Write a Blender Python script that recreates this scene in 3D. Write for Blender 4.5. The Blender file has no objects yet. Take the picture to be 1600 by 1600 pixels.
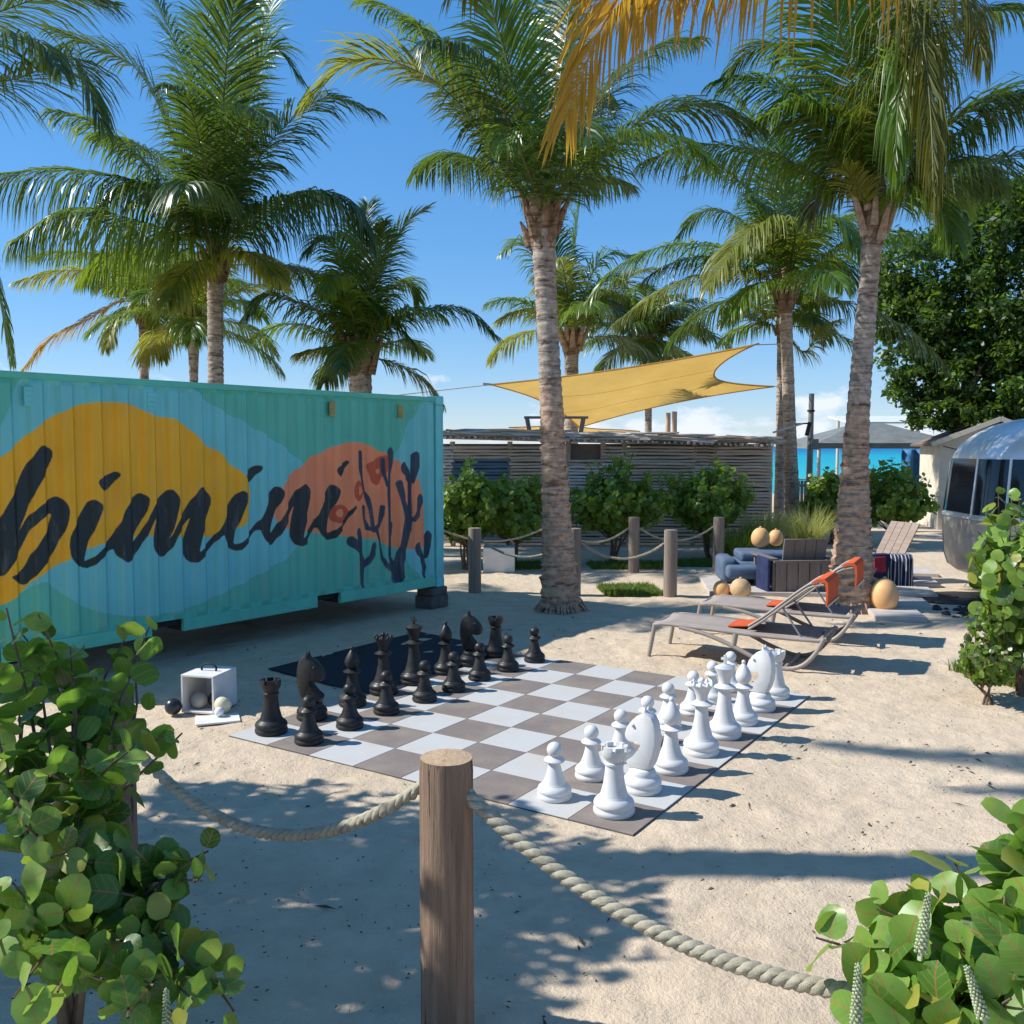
import bpy, bmesh, math, random
import numpy as np
from mathutils import Vector, Matrix, noise as mnoise
R = math.radians
rng = np.random.default_rng(7)
random.seed(7)
scene = bpy.context.scene
col = scene.collection

# ------------------------------------------------------------------ camera
CAM_H, FOC, HOR = 2.2, 1474.0, 697.0          # metres; pixels of the 1600 px photograph
PITCH = math.atan((800 - HOR) / FOC)
cam_d = bpy.data.cameras.new('camera')
cam_d.sensor_width = 36.0
cam_d.lens = 36.0 * FOC / 1600.0
cam_d.clip_start, cam_d.clip_end = 0.05, 30000
cam = bpy.data.objects.new('camera', cam_d)
col.objects.link(cam)
cam.location = (0, 0, CAM_H)
cam.rotation_euler = (R(90) - PITCH, 0, 0)
scene.camera = cam

# ------------------------------------------------------------------ sky, sun, exposure
SUN_EL = R(43.3)
SUN = Vector((-0.998 * math.cos(SUN_EL), 0.06 * math.cos(SUN_EL), math.sin(SUN_EL))).normalized()
world = bpy.data.worlds.new('World')
scene.world = world
world.use_nodes = True
wt = world.node_tree
for n in list(wt.nodes):
    wt.nodes.remove(n)


def wn(t, **kw):
    n = wt.nodes.new(t)
    for k, v in kw.items():
        setattr(n, k, v)
    return n


def wmath(op, a, b=None, clamp=False):
    n = wn('ShaderNodeMath', operation=op, use_clamp=clamp)
    for i, v in enumerate((a, b)):
        if v is None:
            continue
        if hasattr(v, 'links') or hasattr(v, 'is_output'):
            wt.links.new(v, n.inputs[i])
        else:
            n.inputs[i].default_value = v
    return n.outputs[0]


sky = wn('ShaderNodeTexSky', sky_type='NISHITA')
sky.sun_disc = False
sky.sun_elevation = SUN_EL
sky.sun_rotation = math.atan2(SUN.x, SUN.y)
sky.air_density = 1.0
sky.dust_density = 0.0
sky.ozone_density = 7.0
hs = wn('ShaderNodeHueSaturation')
hs.inputs['Saturation'].default_value = 1.40
hs.inputs['Value'].default_value = 1.23
tint = wn('ShaderNodeMix', data_type='RGBA', blend_type='MULTIPLY')
tint.inputs['Factor'].default_value = 1.0
wt.links.new(sky.outputs[0], [i for i in tint.inputs if i.name == 'A' and i.type == 'RGBA'][0])
[i for i in tint.inputs if i.name == 'B' and i.type == 'RGBA'][0].default_value = (0.90, 1.02, 1.28, 1)
soft = wn('ShaderNodeGamma')                       # evens out the brightness of the clear sky, in every direction alike
soft.inputs['Gamma'].default_value = 0.55
wt.links.new([o for o in tint.outputs if o.type == 'RGBA'][0], soft.inputs['Color'])
wt.links.new(soft.outputs[0], hs.inputs['Color'])
tc = wn('ShaderNodeTexCoord')
sep = wn('ShaderNodeSeparateXYZ')
wt.links.new(tc.outputs['Generated'], sep.inputs[0])
mp = wn('ShaderNodeMapping')
mp.inputs['Scale'].default_value = (1, 1, 2.1)
mp.inputs['Location'].default_value = (3.1, 1.7, 0.0)
wt.links.new(tc.outputs['Generated'], mp.inputs[0])
nz = wn('ShaderNodeTexNoise')
nz.inputs['Scale'].default_value = 15.0
nz.inputs['Detail'].default_value = 7.0
nz.inputs['Roughness'].default_value = 0.55
wt.links.new(mp.outputs[0], nz.inputs['Vector'])
# low fair-weather cumulus, all round the horizon, thinning out upwards
fade = wmath('MULTIPLY', wmath('SUBTRACT', 0.040, sep.outputs['Z']), 3.6, False)
dens = wmath('ADD', wmath('SUBTRACT', nz.outputs['Fac'], 0.535), fade)
dens = wmath('MULTIPLY', dens, 9.0, True)
dens = wmath('MULTIPLY', dens, wmath('GREATER_THAN', sep.outputs['Z'], -0.02))
dens = wmath('MULTIPLY', dens, 0.8)
mx = wn('ShaderNodeMix', data_type='RGBA')
wt.links.new(dens, mx.inputs['Factor'])
wt.links.new(hs.outputs[0], [i for i in mx.inputs if i.name == 'A' and i.type == 'RGBA'][0])
[i for i in mx.inputs if i.name == 'B' and i.type == 'RGBA'][0].default_value = (4.0, 4.2, 4.75, 1)
bg = wn('ShaderNodeBackground')
bg.inputs['Strength'].default_value = 0.14
wt.links.new([o for o in mx.outputs if o.type == 'RGBA'][0], bg.inputs['Color'])
wo = wn('ShaderNodeOutputWorld')
wt.links.new(bg.outputs[0], wo.inputs['Surface'])

sun_d = bpy.data.lights.new('sun', 'SUN')
sun_d.energy = 3.5
sun_d.angle = R(0.53)
sun_d.color = (1.0, 0.985, 0.94)
sun_o = bpy.data.objects.new('sun', sun_d)
col.objects.link(sun_o)
sun_o.rotation_euler = SUN.to_track_quat('Z', 'Y').to_euler()
sun_o.location = (-20, 5, 30)

vs = scene.view_settings
vs.view_transform = 'Standard'
vs.look = 'None'
vs.exposure = 0.78
vs.gamma = 1.0
vs.use_curve_mapping = False
scene.cycles.max_bounces = 8
scene.cycles.diffuse_bounces = 4
scene.cycles.transparent_max_bounces = 8


# ------------------------------------------------------------------ helpers
def at(x, y, Y):
    """a pixel of the 1600 px photograph at the depth Y (metres in front of the camera) as a point of the place"""
    rx, rz = (x - 800) / FOC, (800 - y) / FOC
    c, s = math.cos(PITCH), math.sin(PITCH)
    d = Vector((rx, c + rz * s, -s + rz * c))
    d *= Y / d.y
    return Vector((d.x, d.y, d.z + CAM_H))


def gnd(x, y, z=0.0):
    rx, rz = (x - 800) / FOC, (800 - y) / FOC
    c, s = math.cos(PITCH), math.sin(PITCH)
    d = Vector((rx, c + rz * s, -s + rz * c))
    d *= (z - CAM_H) / d.z
    return Vector((d.x, d.y, z))


class MB:
    """collects shapes, builds ONE mesh"""

    def __init__(self):
        self.v, self.f, self.m, self.n = [], [], [], 0

    def add(self, verts, faces, mi=0):
        verts = np.asarray(verts, float).reshape(-1, 3)
        o = self.n
        self.v.append(verts)
        self.n += len(verts)
        for f in faces:
            self.f.append([i + o for i in f])
        self.m += [mi] * len(faces)
        return self

    def box(self, c, s, rot=None, mi=0):
        x, y, z = s[0] / 2, s[1] / 2, s[2] / 2
        v = np.array([(-x, -y, -z), (x, -y, -z), (x, y, -z), (-x, y, -z), (-x, -y, z), (x, -y, z), (x, y, z), (-x, y, z)])
        if rot is not None:
            v = v @ np.array(rot.to_3x3()).T
        return self.add(v + np.array(c), [(0, 3, 2, 1), (4, 5, 6, 7), (0, 1, 5, 4), (1, 2, 6, 5), (2, 3, 7, 6), (3, 0, 4, 7)], mi)

    def bar(self, a, b, w, h, up=(0, 0, 1), mi=0):
        """box from a to b, w wide, h high"""
        a, b, up = Vector(a), Vector(b), Vector(up)
        t = (b - a)
        L = t.length
        t.normalize()
        s = t.cross(up)
        if s.length < 1e-4:
            s = t.cross(Vector((0, 1, 0)))
        s.normalize()
        u = s.cross(t)
        m = Matrix((t, s, u)).transposed()
        return self.box((a + b) / 2, (L, w, h), m, mi)

    def tube(self, pts, rad, n=8, caps=True, mi=0, jit=0.0):
        P = [Vector(p) for p in pts]
        k = len(P)
        if not hasattr(rad, '__len__'):
            rad = [rad] * k
        V = []
        t0 = (P[1] - P[0]).normalized()
        ref = Vector((0, 0, 1)) if abs(t0.z) < 0.9 else Vector((1, 0, 0))
        s = t0.cross(ref).normalized()
        for i in range(k):
            t = (P[min(i + 1, k - 1)] - P[max(i - 1, 0)]).normalized()
            s = (s - t * s.dot(t)).normalized()
            u = t.cross(s)
            for j in range(n):
                a = 2 * math.pi * j / n
                r = rad[i] * (1 + (random.uniform(-jit, jit) if jit else 0))
                V.append(P[i] + s * (r * math.cos(a)) + u * (r * math.sin(a)))
        F = [(i * n + j, i * n + (j + 1) % n, (i + 1) * n + (j + 1) % n, (i + 1) * n + j) for i in range(k - 1) for j in range(n)]
        if caps:
            F += [tuple(reversed(range(n))), tuple((k - 1) * n + j for j in range(n))]
        return self.add(V, F, mi)

    def lathe(self, prof, n=24, c=(0, 0, 0), mi=0, sx=1.0, sy=1.0):
        V, F = [], []
        for r, z in prof:
            for j in range(n):
                a = 2 * math.pi * j / n
                V.append((c[0] + r * math.cos(a) * sx, c[1] + r * math.sin(a) * sy, c[2] + z))
        k = len(prof)
        for i in range(k - 1):
            for j in range(n):
                F.append((i * n + j, i * n + (j + 1) % n, (i + 1) * n + (j + 1) % n, (i + 1) * n + j))
        if prof[0][0] > 1e-5:
            F.append(tuple(reversed(range(n))))
        if prof[-1][0] > 1e-5:
            F.append(tuple((k - 1) * n + j for j in range(n)))
        return self.add(V, F, mi)

    def ball(self, c, r, n=16, m=10, mi=0, sz=1.0):
        return self.lathe([(r * math.sin(math.pi * i / m) + (1e-6), -r * sz * math.cos(math.pi * i / m)) for i in range(m + 1)], n, c, mi)

    def prism(self, poly, a, b, mi=0):
        """poly in the xz plane, extruded along y from a to b"""
        n = len(poly)
        V = [(x, a, z) for x, z in poly] + [(x, b, z) for x, z in poly]
        F = [tuple(range(n)), tuple(reversed(range(n, 2 * n)))] + [(i + n, (i + 1) % n + n, (i + 1) % n, i) for i in range(n)]
        return self.add(V, F, mi)

    def mesh(self, name, mats, smooth=None, bevel=0.0, seg=2, off=None, fix=True):
        me = bpy.data.meshes.new(name)
        V = np.concatenate(self.v) if self.v else np.zeros((0, 3))
        if off is not None:
            V = V - np.array(off)
        me.from_pydata(V.tolist(), [], self.f)
        for m in (mats if isinstance(mats, (list, tuple)) else [mats]):
            me.materials.append(m)
        if any(self.m):
            me.polygons.foreach_set('material_index', self.m)
        if bevel or fix:
            bm = bmesh.new()
            bm.from_mesh(me)
            if bevel:
                es = [e for e in bm.edges if len(e.link_faces) == 2 and e.calc_face_angle(0) > 0.6]
                bmesh.ops.bevel(bm, geom=es, offset=bevel, segments=seg, profile=0.5, affect='EDGES', clamp_overlap=True)
            bmesh.ops.recalc_face_normals(bm, faces=bm.faces)
            bm.to_mesh(me)
            bm.free()
        if smooth is not None:
            me.shade_smooth()
            me.set_sharp_from_angle(angle=R(smooth))
        me.update()
        return me


def fast_mesh(name, V, quads, mats, smooth=False, mi=None):
    """numpy arrays to a mesh (all faces with the same number of corners)"""
    me = bpy.data.meshes.new(name)
    V = np.ascontiguousarray(V, np.float32).reshape(-1, 3)
    quads = np.ascontiguousarray(quads, np.int32)
    nf, nc = quads.shape
    me.vertices.add(len(V))
    me.vertices.foreach_set('co', V.ravel())
    me.loops.add(nf * nc)
    me.loops.foreach_set('vertex_index', quads.ravel())
    me.polygons.add(nf)
    me.polygons.foreach_set('loop_start', np.arange(0, nf * nc, nc, dtype=np.int32))
    for m in (mats if isinstance(mats, (list, tuple)) else [mats]):
        me.materials.append(m)
    if mi is not None:
        me.polygons.foreach_set('material_index', np.ascontiguousarray(mi, np.int32))
    me.update(calc_edges=True)
    if smooth:
        me.shade_smooth()
    me.validate()
    return me


def link(name, me, parent=None, loc=None, rot=None, kind=None):
    o = bpy.data.objects.new(name, me)
    col.objects.link(o)
    if parent is not None:
        o.parent = parent
    if loc is not None:
        o.location = loc
    if rot is not None:
        o.rotation_euler = rot
    if kind:
        o['kind'] = kind
    return o


def tag(o, label, cat, group=None):
    o['label'] = label
    o['category'] = cat
    if group:
        o['group'] = group
    return o


def thing(name, label, cat, loc=(0, 0, 0), rotz=0.0, group=None):
    o = bpy.data.objects.new(name, None)
    o.empty_display_size = 0.2
    col.objects.link(o)
    o.location = loc
    o.rotation_euler = (0, 0, rotz)
    return tag(o, label, cat, group)


def part(name, mb, mat, parent, smooth=None, bevel=0.0, seg=2, off=None, kind=None, loc=None, rot=None):
    return link(name, mb.mesh(name, mat, smooth, bevel, seg, off), parent, loc, rot, kind)


def copy_tree(o, parent=None):
    c = o.copy()
    col.objects.link(c)
    if parent is not None:
        c.parent = parent
    for ch in list(o.children):
        copy_tree(ch, c)
    return c


def spline(pts, n):
    """Catmull-Rom through pts, n samples evenly spread by length"""
    P = np.array([tuple(p) for p in pts], float)
    Q = np.vstack([2 * P[0] - P[1], P, 2 * P[-1] - P[-2]])
    out = []
    for i in range(len(P) - 1):
        p0, p1, p2, p3 = Q[i:i + 4]
        for t in np.linspace(0, 1, 16, endpoint=False):
            out.append(0.5 * (2 * p1 + (p2 - p0) * t + (2 * p0 - 5 * p1 + 4 * p2 - p3) * t * t + (3 * p1 - p0 - 3 * p2 + p3) * t ** 3))
    out.append(P[-1])
    out = np.array(out)
    d = np.r_[0, np.cumsum(np.linalg.norm(np.diff(out, axis=0), axis=1))]
    s = np.linspace(0, d[-1], n)
    return np.stack([np.interp(s, d, out[:, k]) for k in range(3)], 1)


# ------------------------------------------------------------------ materials
class NM:
    """small node-material builder"""

    def __init__(self, name, base=(0.5, 0.5, 0.5), rough=0.6, metal=0.0, spec=0.4):
        self.m = bpy.data.materials.new(name)
        self.m.use_nodes = True
        self.t = self.m.node_tree
        self.b = self.t.nodes['Principled BSDF']
        self.b.inputs['Base Color'].default_value = (*base, 1)
        self.b.inputs['Roughness'].default_value = rough
        self.b.inputs['Metallic'].default_value = metal
        self.b.inputs['Specular IOR Level'].default_value = spec

    def node(self, t, **kw):
        n = self.t.nodes.new(t)
        for k, v in kw.items():
            setattr(n, k, v)
        return n

    def ln(self, a, b):
        self.t.links.new(a, b)

    def coord(self, kind='Object', scale=(1, 1, 1), loc=(0, 0, 0)):
        tcn = self.node('ShaderNodeTexCoord')
        m = self.node('ShaderNodeMapping')
        m.inputs['Scale'].default_value = scale
        m.inputs['Location'].default_value = loc
        self.ln(tcn.outputs[kind], m.inputs[0])
        return m.outputs[0]

    def noise(self, vec, scale, detail=4.0, rough=0.55, dist=0.0):
        n = self.node('ShaderNodeTexNoise')
        n.inputs['Scale'].default_value = scale
        n.inputs['Detail'].default_value = detail
        n.inputs['Roughness'].default_value = rough
        n.inputs['Distortion'].default_value = dist
        self.ln(vec, n.inputs['Vector'])
        return n.outputs['Fac']

    def ramp(self, fac, stops):
        n = self.node('ShaderNodeValToRGB')
        el = n.color_ramp.elements
        while len(el) < len(stops):
            el.new(0.5)
        for e, (p, c) in zip(el, stops):
            e.position = p
            e.color = (*c, 1) if len(c) == 3 else c
        self.ln(fac, n.inputs[0])
        return n.outputs[0]

    def mix(self, fac, a, b, mode='MIX'):
        n = self.node('ShaderNodeMix', data_type='RGBA', blend_type=mode)
        for key, v in (('Factor', fac), ('A', a), ('B', b)):
            s = n.inputs[key] if key == 'Factor' else [i for i in n.inputs if i.name == key and i.type == 'RGBA'][0]
            if hasattr(v, 'is_output'):
                self.ln(v, s)
            elif key == 'Factor':
                s.default_value = v
            else:
                s.default_value = (*v, 1)
        return [o for o in n.outputs if o.type == 'RGBA'][0]

    def math(self, op, a, b=None, clamp=False):
        n = self.node('ShaderNodeMath', operation=op, use_clamp=clamp)
        for i, v in enumerate((a, b)):
            if v is None:
                continue
            if hasattr(v, 'is_output'):
                self.ln(v, n.inputs[i])
            else:
                n.inputs[i].default_value = v
        return n.outputs[0]

    def bump(self, h, strength=0.3, dist=0.01, prev=None):
        n = self.node('ShaderNodeBump')
        n.inputs['Strength'].default_value = strength
        n.inputs['Distance'].default_value = dist
        self.ln(h, n.inputs['Height'])
        if prev is not None:
            self.ln(prev, n.inputs['Normal'])
        self.ln(n.outputs[0], self.b.inputs['Normal'])
        return n.outputs[0]

    def color(self, c):
        self.ln(c, self.b.inputs['Base Color'])
        return self

    def rand(self):
        return self.node('ShaderNodeObjectInfo').outputs['Random']


def plain(name, base, rough=0.6, metal=0.0, spec=0.4, var=0.12, scale=6.0, bump=0.15, bscale=60.0, bdist=0.004):
    """an even material with slight mottling and fine relief"""
    n = NM(name, base, rough, metal, spec)
    v = n.coord('Object')
    f = n.noise(v, scale, 5)
    lo = tuple(c * (1 - var * 1.4) for c in base)
    hi = tuple(min(1, c * (1 + var)) for c in base)
    n.color(n.ramp(f, [(0.3, lo), (0.7, hi)]))
    if bump:
        n.bump(n.noise(v, bscale, 3), bump, bdist)
    return n.m


def dusty(name, base, rough, dust, amount, scale=5.0, speck=38.0):
    """an outdoor plastic or vinyl surface with dust, scuffs and faint mottling"""
    n = NM(name, base, rough, 0, 0.35)
    v = n.coord('Object')
    off = n.node('ShaderNodeVectorMath', operation='ADD')
    n.ln(v, off.inputs[0])
    n.ln(n.math('MULTIPLY', n.rand(), 23.0), off.inputs[1])
    a = n.noise(off.outputs[0], scale, 6, 0.65)
    b = n.noise(off.outputs[0], speck, 3, 0.7)
    m = n.math('MULTIPLY', n.math('SUBTRACT', n.math('ADD', n.math('MULTIPLY', a, 0.7), n.math('MULTIPLY', b, 0.3)), 0.44), 4.0, True)
    n.color(n.mix(n.math('MULTIPLY', m, amount), base, dust))
    n.ln(n.math('ADD', n.math('MULTIPLY', m, 0.3), rough), n.b.inputs['Roughness'])
    sc = n.noise(n.coord('Object', (1, 1, 0.3)), 70, 3, 0.7)
    n.bump(sc, 0.12, 0.003)
    return n.m


def leaf_mat(name, c1, c2, trans=0.35, rough=0.4, tcol=None, spec=0.5, vein=False, scale=3.0, tip=None):
    """leaf: two-tone by noise and by object, light shining through"""
    n = NM(name, c1, rough, 0, spec)
    v = n.coord('Object')
    f = n.noise(v, scale, 3)
    f = n.math('ADD', n.math('MULTIPLY', f, 0.7), n.math('MULTIPLY', n.rand(), 0.45))
    c = n.ramp(f, [(0.25, c1), (0.75, c2)])
    if vein:
        sx = n.node('ShaderNodeSeparateXYZ')
        n.ln(v, sx.inputs[0])
        ay = n.math('ABSOLUTE', sx.outputs['Y'])
        rib = n.math('LESS_THAN', ay, 0.0022)
        w = n.math('SINE', n.math('MULTIPLY', n.math('SUBTRACT', sx.outputs['X'], n.math('MULTIPLY', ay, 0.8)), 250.0))
        side = n.math('MULTIPLY', n.math('GREATER_THAN', w, 0.93), 0.45)
        c = n.mix(n.math('MULTIPLY', side, 1.0), c, (0.36, 0.36, 0.12))
        c = n.mix(n.math('MULTIPLY', rib, 0.85), c, (0.42, 0.17, 0.08))
        of = n.node('ShaderNodeVectorMath', operation='ADD')
        n.ln(v, of.inputs[0])
        n.ln(n.math('MULTIPLY', n.rand(), 9.0), of.inputs[1])
        sp = n.noise(of.outputs[0], 26, 4, 0.6)
        c = n.mix(n.math('MULTIPLY', n.math('SUBTRACT', sp, 0.66), 7.0, True), c, (0.22, 0.13, 0.04))
        c = n.mix(n.math('MULTIPLY', n.math('GREATER_THAN', n.rand(), 0.93), 0.7), c, (0.42, 0.36, 0.06))
    n.color(c)
    tr = n.node('ShaderNodeBsdfTranslucent')
    if tcol is None:
        tcol = tuple(min(1, k * 2.1) for k in c2)
    n.ln(n.mix(0.6, c, tcol), tr.inputs['Color'])
    ms = n.node('ShaderNodeMixShader')
    ms.inputs[0].default_value = trans
    n.ln(n.b.outputs[0], ms.inputs[1])
    n.ln(tr.outputs[0], ms.inputs[2])
    n.ln(ms.outputs[0], n.t.nodes['Material Output'].inputs['Surface'])
    return n.m


def wood_mat(name, c1, c2, axis='Z', rough=0.75, bump=0.5, grain=34.0, bdist=0.006, cracks=False):
    n = NM(name, c1, rough)
    sc = {'X': (0.05, 1, 1), 'Y': (1, 0.05, 1), 'Z': (1, 1, 0.05)}[axis]
    v = n.coord('Object', sc)
    off = n.node('ShaderNodeVectorMath', operation='ADD')
    n.ln(v, off.inputs[0])
    n.ln(n.math('MULTIPLY', n.rand(), 17.0), off.inputs[1])
    f = n.noise(off.outputs[0], grain, 6, 0.65, 0.4)
    g = n.noise(off.outputs[0], grain * 0.22, 3)
    f2 = n.math('ADD', n.math('MULTIPLY', f, 0.65), n.math('MULTIPLY', g, 0.35))
    n.color(n.ramp(f2, [(0.32, c1), (0.5, tuple((a + b) / 2 for a, b in zip(c1, c2))), (0.68, c2)]))
    if cracks:
        ck = n.noise(off.outputs[0], grain * 0.62, 5, 0.7, 0.8)
        m_ = n.math('MULTIPLY', n.math('SUBTRACT', ck, 0.60), 14.0, True)
        c0 = n.b.inputs['Base Color'].links[0].from_socket
        c0 = n.mix(n.math('MULTIPLY', n.math('SUBTRACT', n.noise(n.coord('Object'), 2.6, 3), 0.45), 1.6, True), c0, tuple(0.55 * a for a in c2))
        n.color(n.mix(n.math('MULTIPLY', m_, 0.85), c0, tuple(a * 0.3 for a in c1)))
        n.bump(n.math('SUBTRACT', f, m_), bump, bdist * 1.5)
    else:
        n.bump(f, bump, bdist)
    return n.m


M = {}
# sand
n = NM('sand', (0.5, 0.42, 0.33), 0.95, 0, 0.15)
v = n.coord('Object')
big = n.noise(v, 0.5, 5, 0.6)
mid = n.noise(v, 5.0, 6, 0.62)
fine = n.noise(v, 70.0, 4, 0.7)
grit = n.noise(v, 210.0, 2, 0.6)
c = n.ramp(big, [(0.3, (0.60, 0.465, 0.325)), (0.7, (0.70, 0.56, 0.405))])
c = n.mix(0.3, c, n.ramp(mid, [(0.35, (0.43, 0.33, 0.225)), (0.62, (0.71, 0.56, 0.40))]))
patch = n.noise(n.coord('Object', (0.8, 1.3, 1), (4, 2, 0)), 0.9, 6, 0.7)
c = n.mix(n.math('MULTIPLY', n.math('MULTIPLY', n.math('SUBTRACT', patch, 0.54), 6.0, True), 0.38), c, (0.40, 0.325, 0.24))
c = n.mix(n.math('MULTIPLY', n.math('GREATER_THAN', fine, 0.70), 0.5), c, (0.27, 0.225, 0.175))
c = n.mix(n.math('MULTIPLY', n.math('LESS_THAN', grit, 0.33), 0.3), c, (0.75, 0.69, 0.6))
n.color(c)
hsum = n.math('ADD', n.math('MULTIPLY', mid, 1.0), n.math('MULTIPLY', fine, 0.22))
b1 = n.bump(hsum, 0.75, 0.06)
n.bump(grit, 0.35, 0.006, b1)
M['sand'] = n.m

# sea: deep blue far out, turquoise over the shallow sand
n = NM('sea', (0.02, 0.2, 0.3), 0.45, 0, 0.12)
v = n.coord('Object')
sx = n.node('ShaderNodeSeparateXYZ')
n.ln(v, sx.inputs[0])
d = n.math('DIVIDE', 60.0, n.math('MAXIMUM', sx.outputs['Y'], 60.0))
n.color(n.ramp(d, [(0.0, (0.002, 0.08, 0.25)), (0.07, (0.003, 0.16, 0.33)), (0.2, (0.008, 0.32, 0.40)), (0.6, (0.03, 0.42, 0.43))]))
n.bump(n.noise(n.coord('Object', (0.35, 1, 1)), 0.9, 5, 0.6), 0.5, 0.25)
M['sea'] = n.m

M['chess_black'] = dusty('chess_black', (0.014, 0.014, 0.015), 0.4, (0.11, 0.095, 0.075), 0.34, 7.0)
M['chess_white'] = dusty('chess_white', (0.67, 0.66, 0.645), 0.46, (0.50, 0.45, 0.38), 0.38, 7.0)
M['tile_light'] = dusty('tile_light', (0.50, 0.495, 0.48), 0.7, (0.48, 0.40, 0.31), 0.6, 3.0, 55.0)
M['tile_dark'] = dusty('tile_dark', (0.20, 0.165, 0.147), 0.75, (0.42, 0.345, 0.265), 0.42, 3.0, 55.0)
M['mat_rubber'] = plain('mat_rubber', (0.11, 0.1, 0.095), 0.85)
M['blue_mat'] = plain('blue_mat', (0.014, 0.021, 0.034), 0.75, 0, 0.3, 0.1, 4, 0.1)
M['post_wood'] = wood_mat('post_wood', (0.12, 0.07, 0.045), (0.37, 0.245, 0.165), 'Z', 0.85, 1.0, 34, 0.016, True)
M['post_end'] = wood_mat('post_end', (0.34, 0.22, 0.13), (0.55, 0.40, 0.26), 'Z', 0.9, 0.8, 60, 0.006)
M['post_grey'] = wood_mat('post_grey', (0.17, 0.125, 0.095), (0.34, 0.265, 0.21), 'Z', 0.85, 0.6, 30)
M['rope'] = plain('rope', (0.43, 0.385, 0.285), 0.9, 0, 0.2, 0.2, 30, 0.8, 240, 0.004)
M['deck_wood'] = wood_mat('deck_wood', (0.15, 0.12, 0.105), (0.22, 0.185, 0.165), 'Z', 0.7, 0.3, 30)
M['pale_wood'] = wood_mat('pale_wood', (0.24, 0.17, 0.13), (0.36, 0.28, 0.23), 'X', 0.75, 0.3, 30)
M['stick'] = wood_mat('stick', (0.36, 0.26, 0.185), (0.68, 0.53, 0.405), 'X', 0.9, 0.6, 40)
M['stick_pale'] = wood_mat('stick_pale', (0.45, 0.4, 0.36), (0.68, 0.63, 0.58), 'X', 0.9, 0.5, 40)
M['stick_blue'] = wood_mat('stick_blue', (0.06, 0.12, 0.17), (0.12, 0.21, 0.28), 'X', 0.9, 0.5, 40)
M['thatch'] = wood_mat('thatch', (0.22, 0.17, 0.13), (0.52, 0.44, 0.36), 'X', 0.9, 0.7, 40)
M['dark_void'] = plain('dark_void', (0.03, 0.028, 0.026), 0.9)
M['shade_cloth'] = plain('shade_cloth', (0.26, 0.19, 0.14), 0.9)
M['frame_metal'] = plain('frame_metal', (0.33, 0.28, 0.245), 0.45, 0, 0.4, 0.06, 8, 0)
M['sling'] = plain('sling', (0.36, 0.30, 0.26), 0.75, 0, 0.3, 0.06, 8, 0.4, 400, 0.002)
M['steel'] = plain('steel', (0.35, 0.34, 0.33), 0.4, 0.7, 0.5, 0.05, 8, 0)
M['orange_fabric'] = plain('orange_fabric', (0.62, 0.105, 0.035), 0.8, 0, 0.2, 0.1, 10, 0.3, 200)
M['navy_fabric'] = plain('navy_fabric', (0.025, 0.035, 0.09), 0.85, 0, 0.2, 0.2, 10, 0.3, 160)
M['blue_fabric'] = plain('blue_fabric', (0.10, 0.14, 0.205), 0.9, 0, 0.2, 0.14, 7, 0.35, 150)
M['red_fabric'] = plain('red_fabric', (0.42, 0.04, 0.06), 0.8, 0, 0.2, 0.15, 9, 0.2, 150)
M['white_paint'] = plain('white_paint', (0.72, 0.7, 0.67), 0.55, 0, 0.4, 0.06, 6, 0.1)
M['buoy'] = plain('buoy', (0.82, 0.45, 0.19), 0.55, 0, 0.35, 0.14, 5, 0.12, 50)
M['buoy_pale'] = plain('buoy_pale', (0.62, 0.42, 0.23), 0.6, 0, 0.3, 0.14, 5, 0.12, 50)
M['stone_pale'] = plain('stone_pale', (0.52, 0.46, 0.41), 0.85, 0, 0.2, 0.1, 5, 0.35, 40)
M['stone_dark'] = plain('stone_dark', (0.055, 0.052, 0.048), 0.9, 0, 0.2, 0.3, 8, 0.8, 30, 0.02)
M['concrete'] = plain('concrete', (0.12, 0.115, 0.105), 0.9, 0, 0.2, 0.25, 8, 0.6, 40, 0.01)
M['cream_wall'] = plain('cream_wall', (0.66, 0.58, 0.45), 0.85, 0, 0.2, 0.1, 2.5, 0.3, 25)
M['brown_roof'] = plain('brown_roof', (0.22, 0.165, 0.125), 0.8, 0, 0.2, 0.2, 6, 0.4, 30)
M['canopy_dark'] = plain('canopy_dark', (0.19, 0.20, 0.19), 0.8, 0, 0.2, 0.15, 3, 0.2, 20)
M['roof_white'] = plain('roof_white', (0.7, 0.7, 0.68), 0.5, 0, 0.3, 0.1, 3, 0.2, 20)
M['blue_tarp'] = plain('blue_tarp', (0.05, 0.2, 0.42), 0.6, 0, 0.3, 0.25, 3, 0.2, 20)
M['pole_grey'] = plain('pole_grey', (0.22, 0.21, 0.2), 0.7, 0, 0.3, 0.15, 6, 0.1)
M['trailer_alu'] = plain('trailer_alu', (0.86, 0.86, 0.85), 0.38, 0.4, 0.5, 0.04, 2, 0.05, 8, 0.01)
M['trailer_tan'] = plain('trailer_tan', (0.66, 0.57, 0.46), 0.4, 0.3, 0.5, 0.1, 2, 0.06, 8, 0.01)
M['tinted_glass'] = plain('tinted_glass', (0.008, 0.012, 0.022), 0.08, 0, 0.6, 0.1, 4, 0)
M['rubber'] = plain('rubber', (0.02, 0.02, 0.02), 0.8)
M['spec_debris'] = plain('spec_debris', (0.09, 0.07, 0.05), 0.9)

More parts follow.
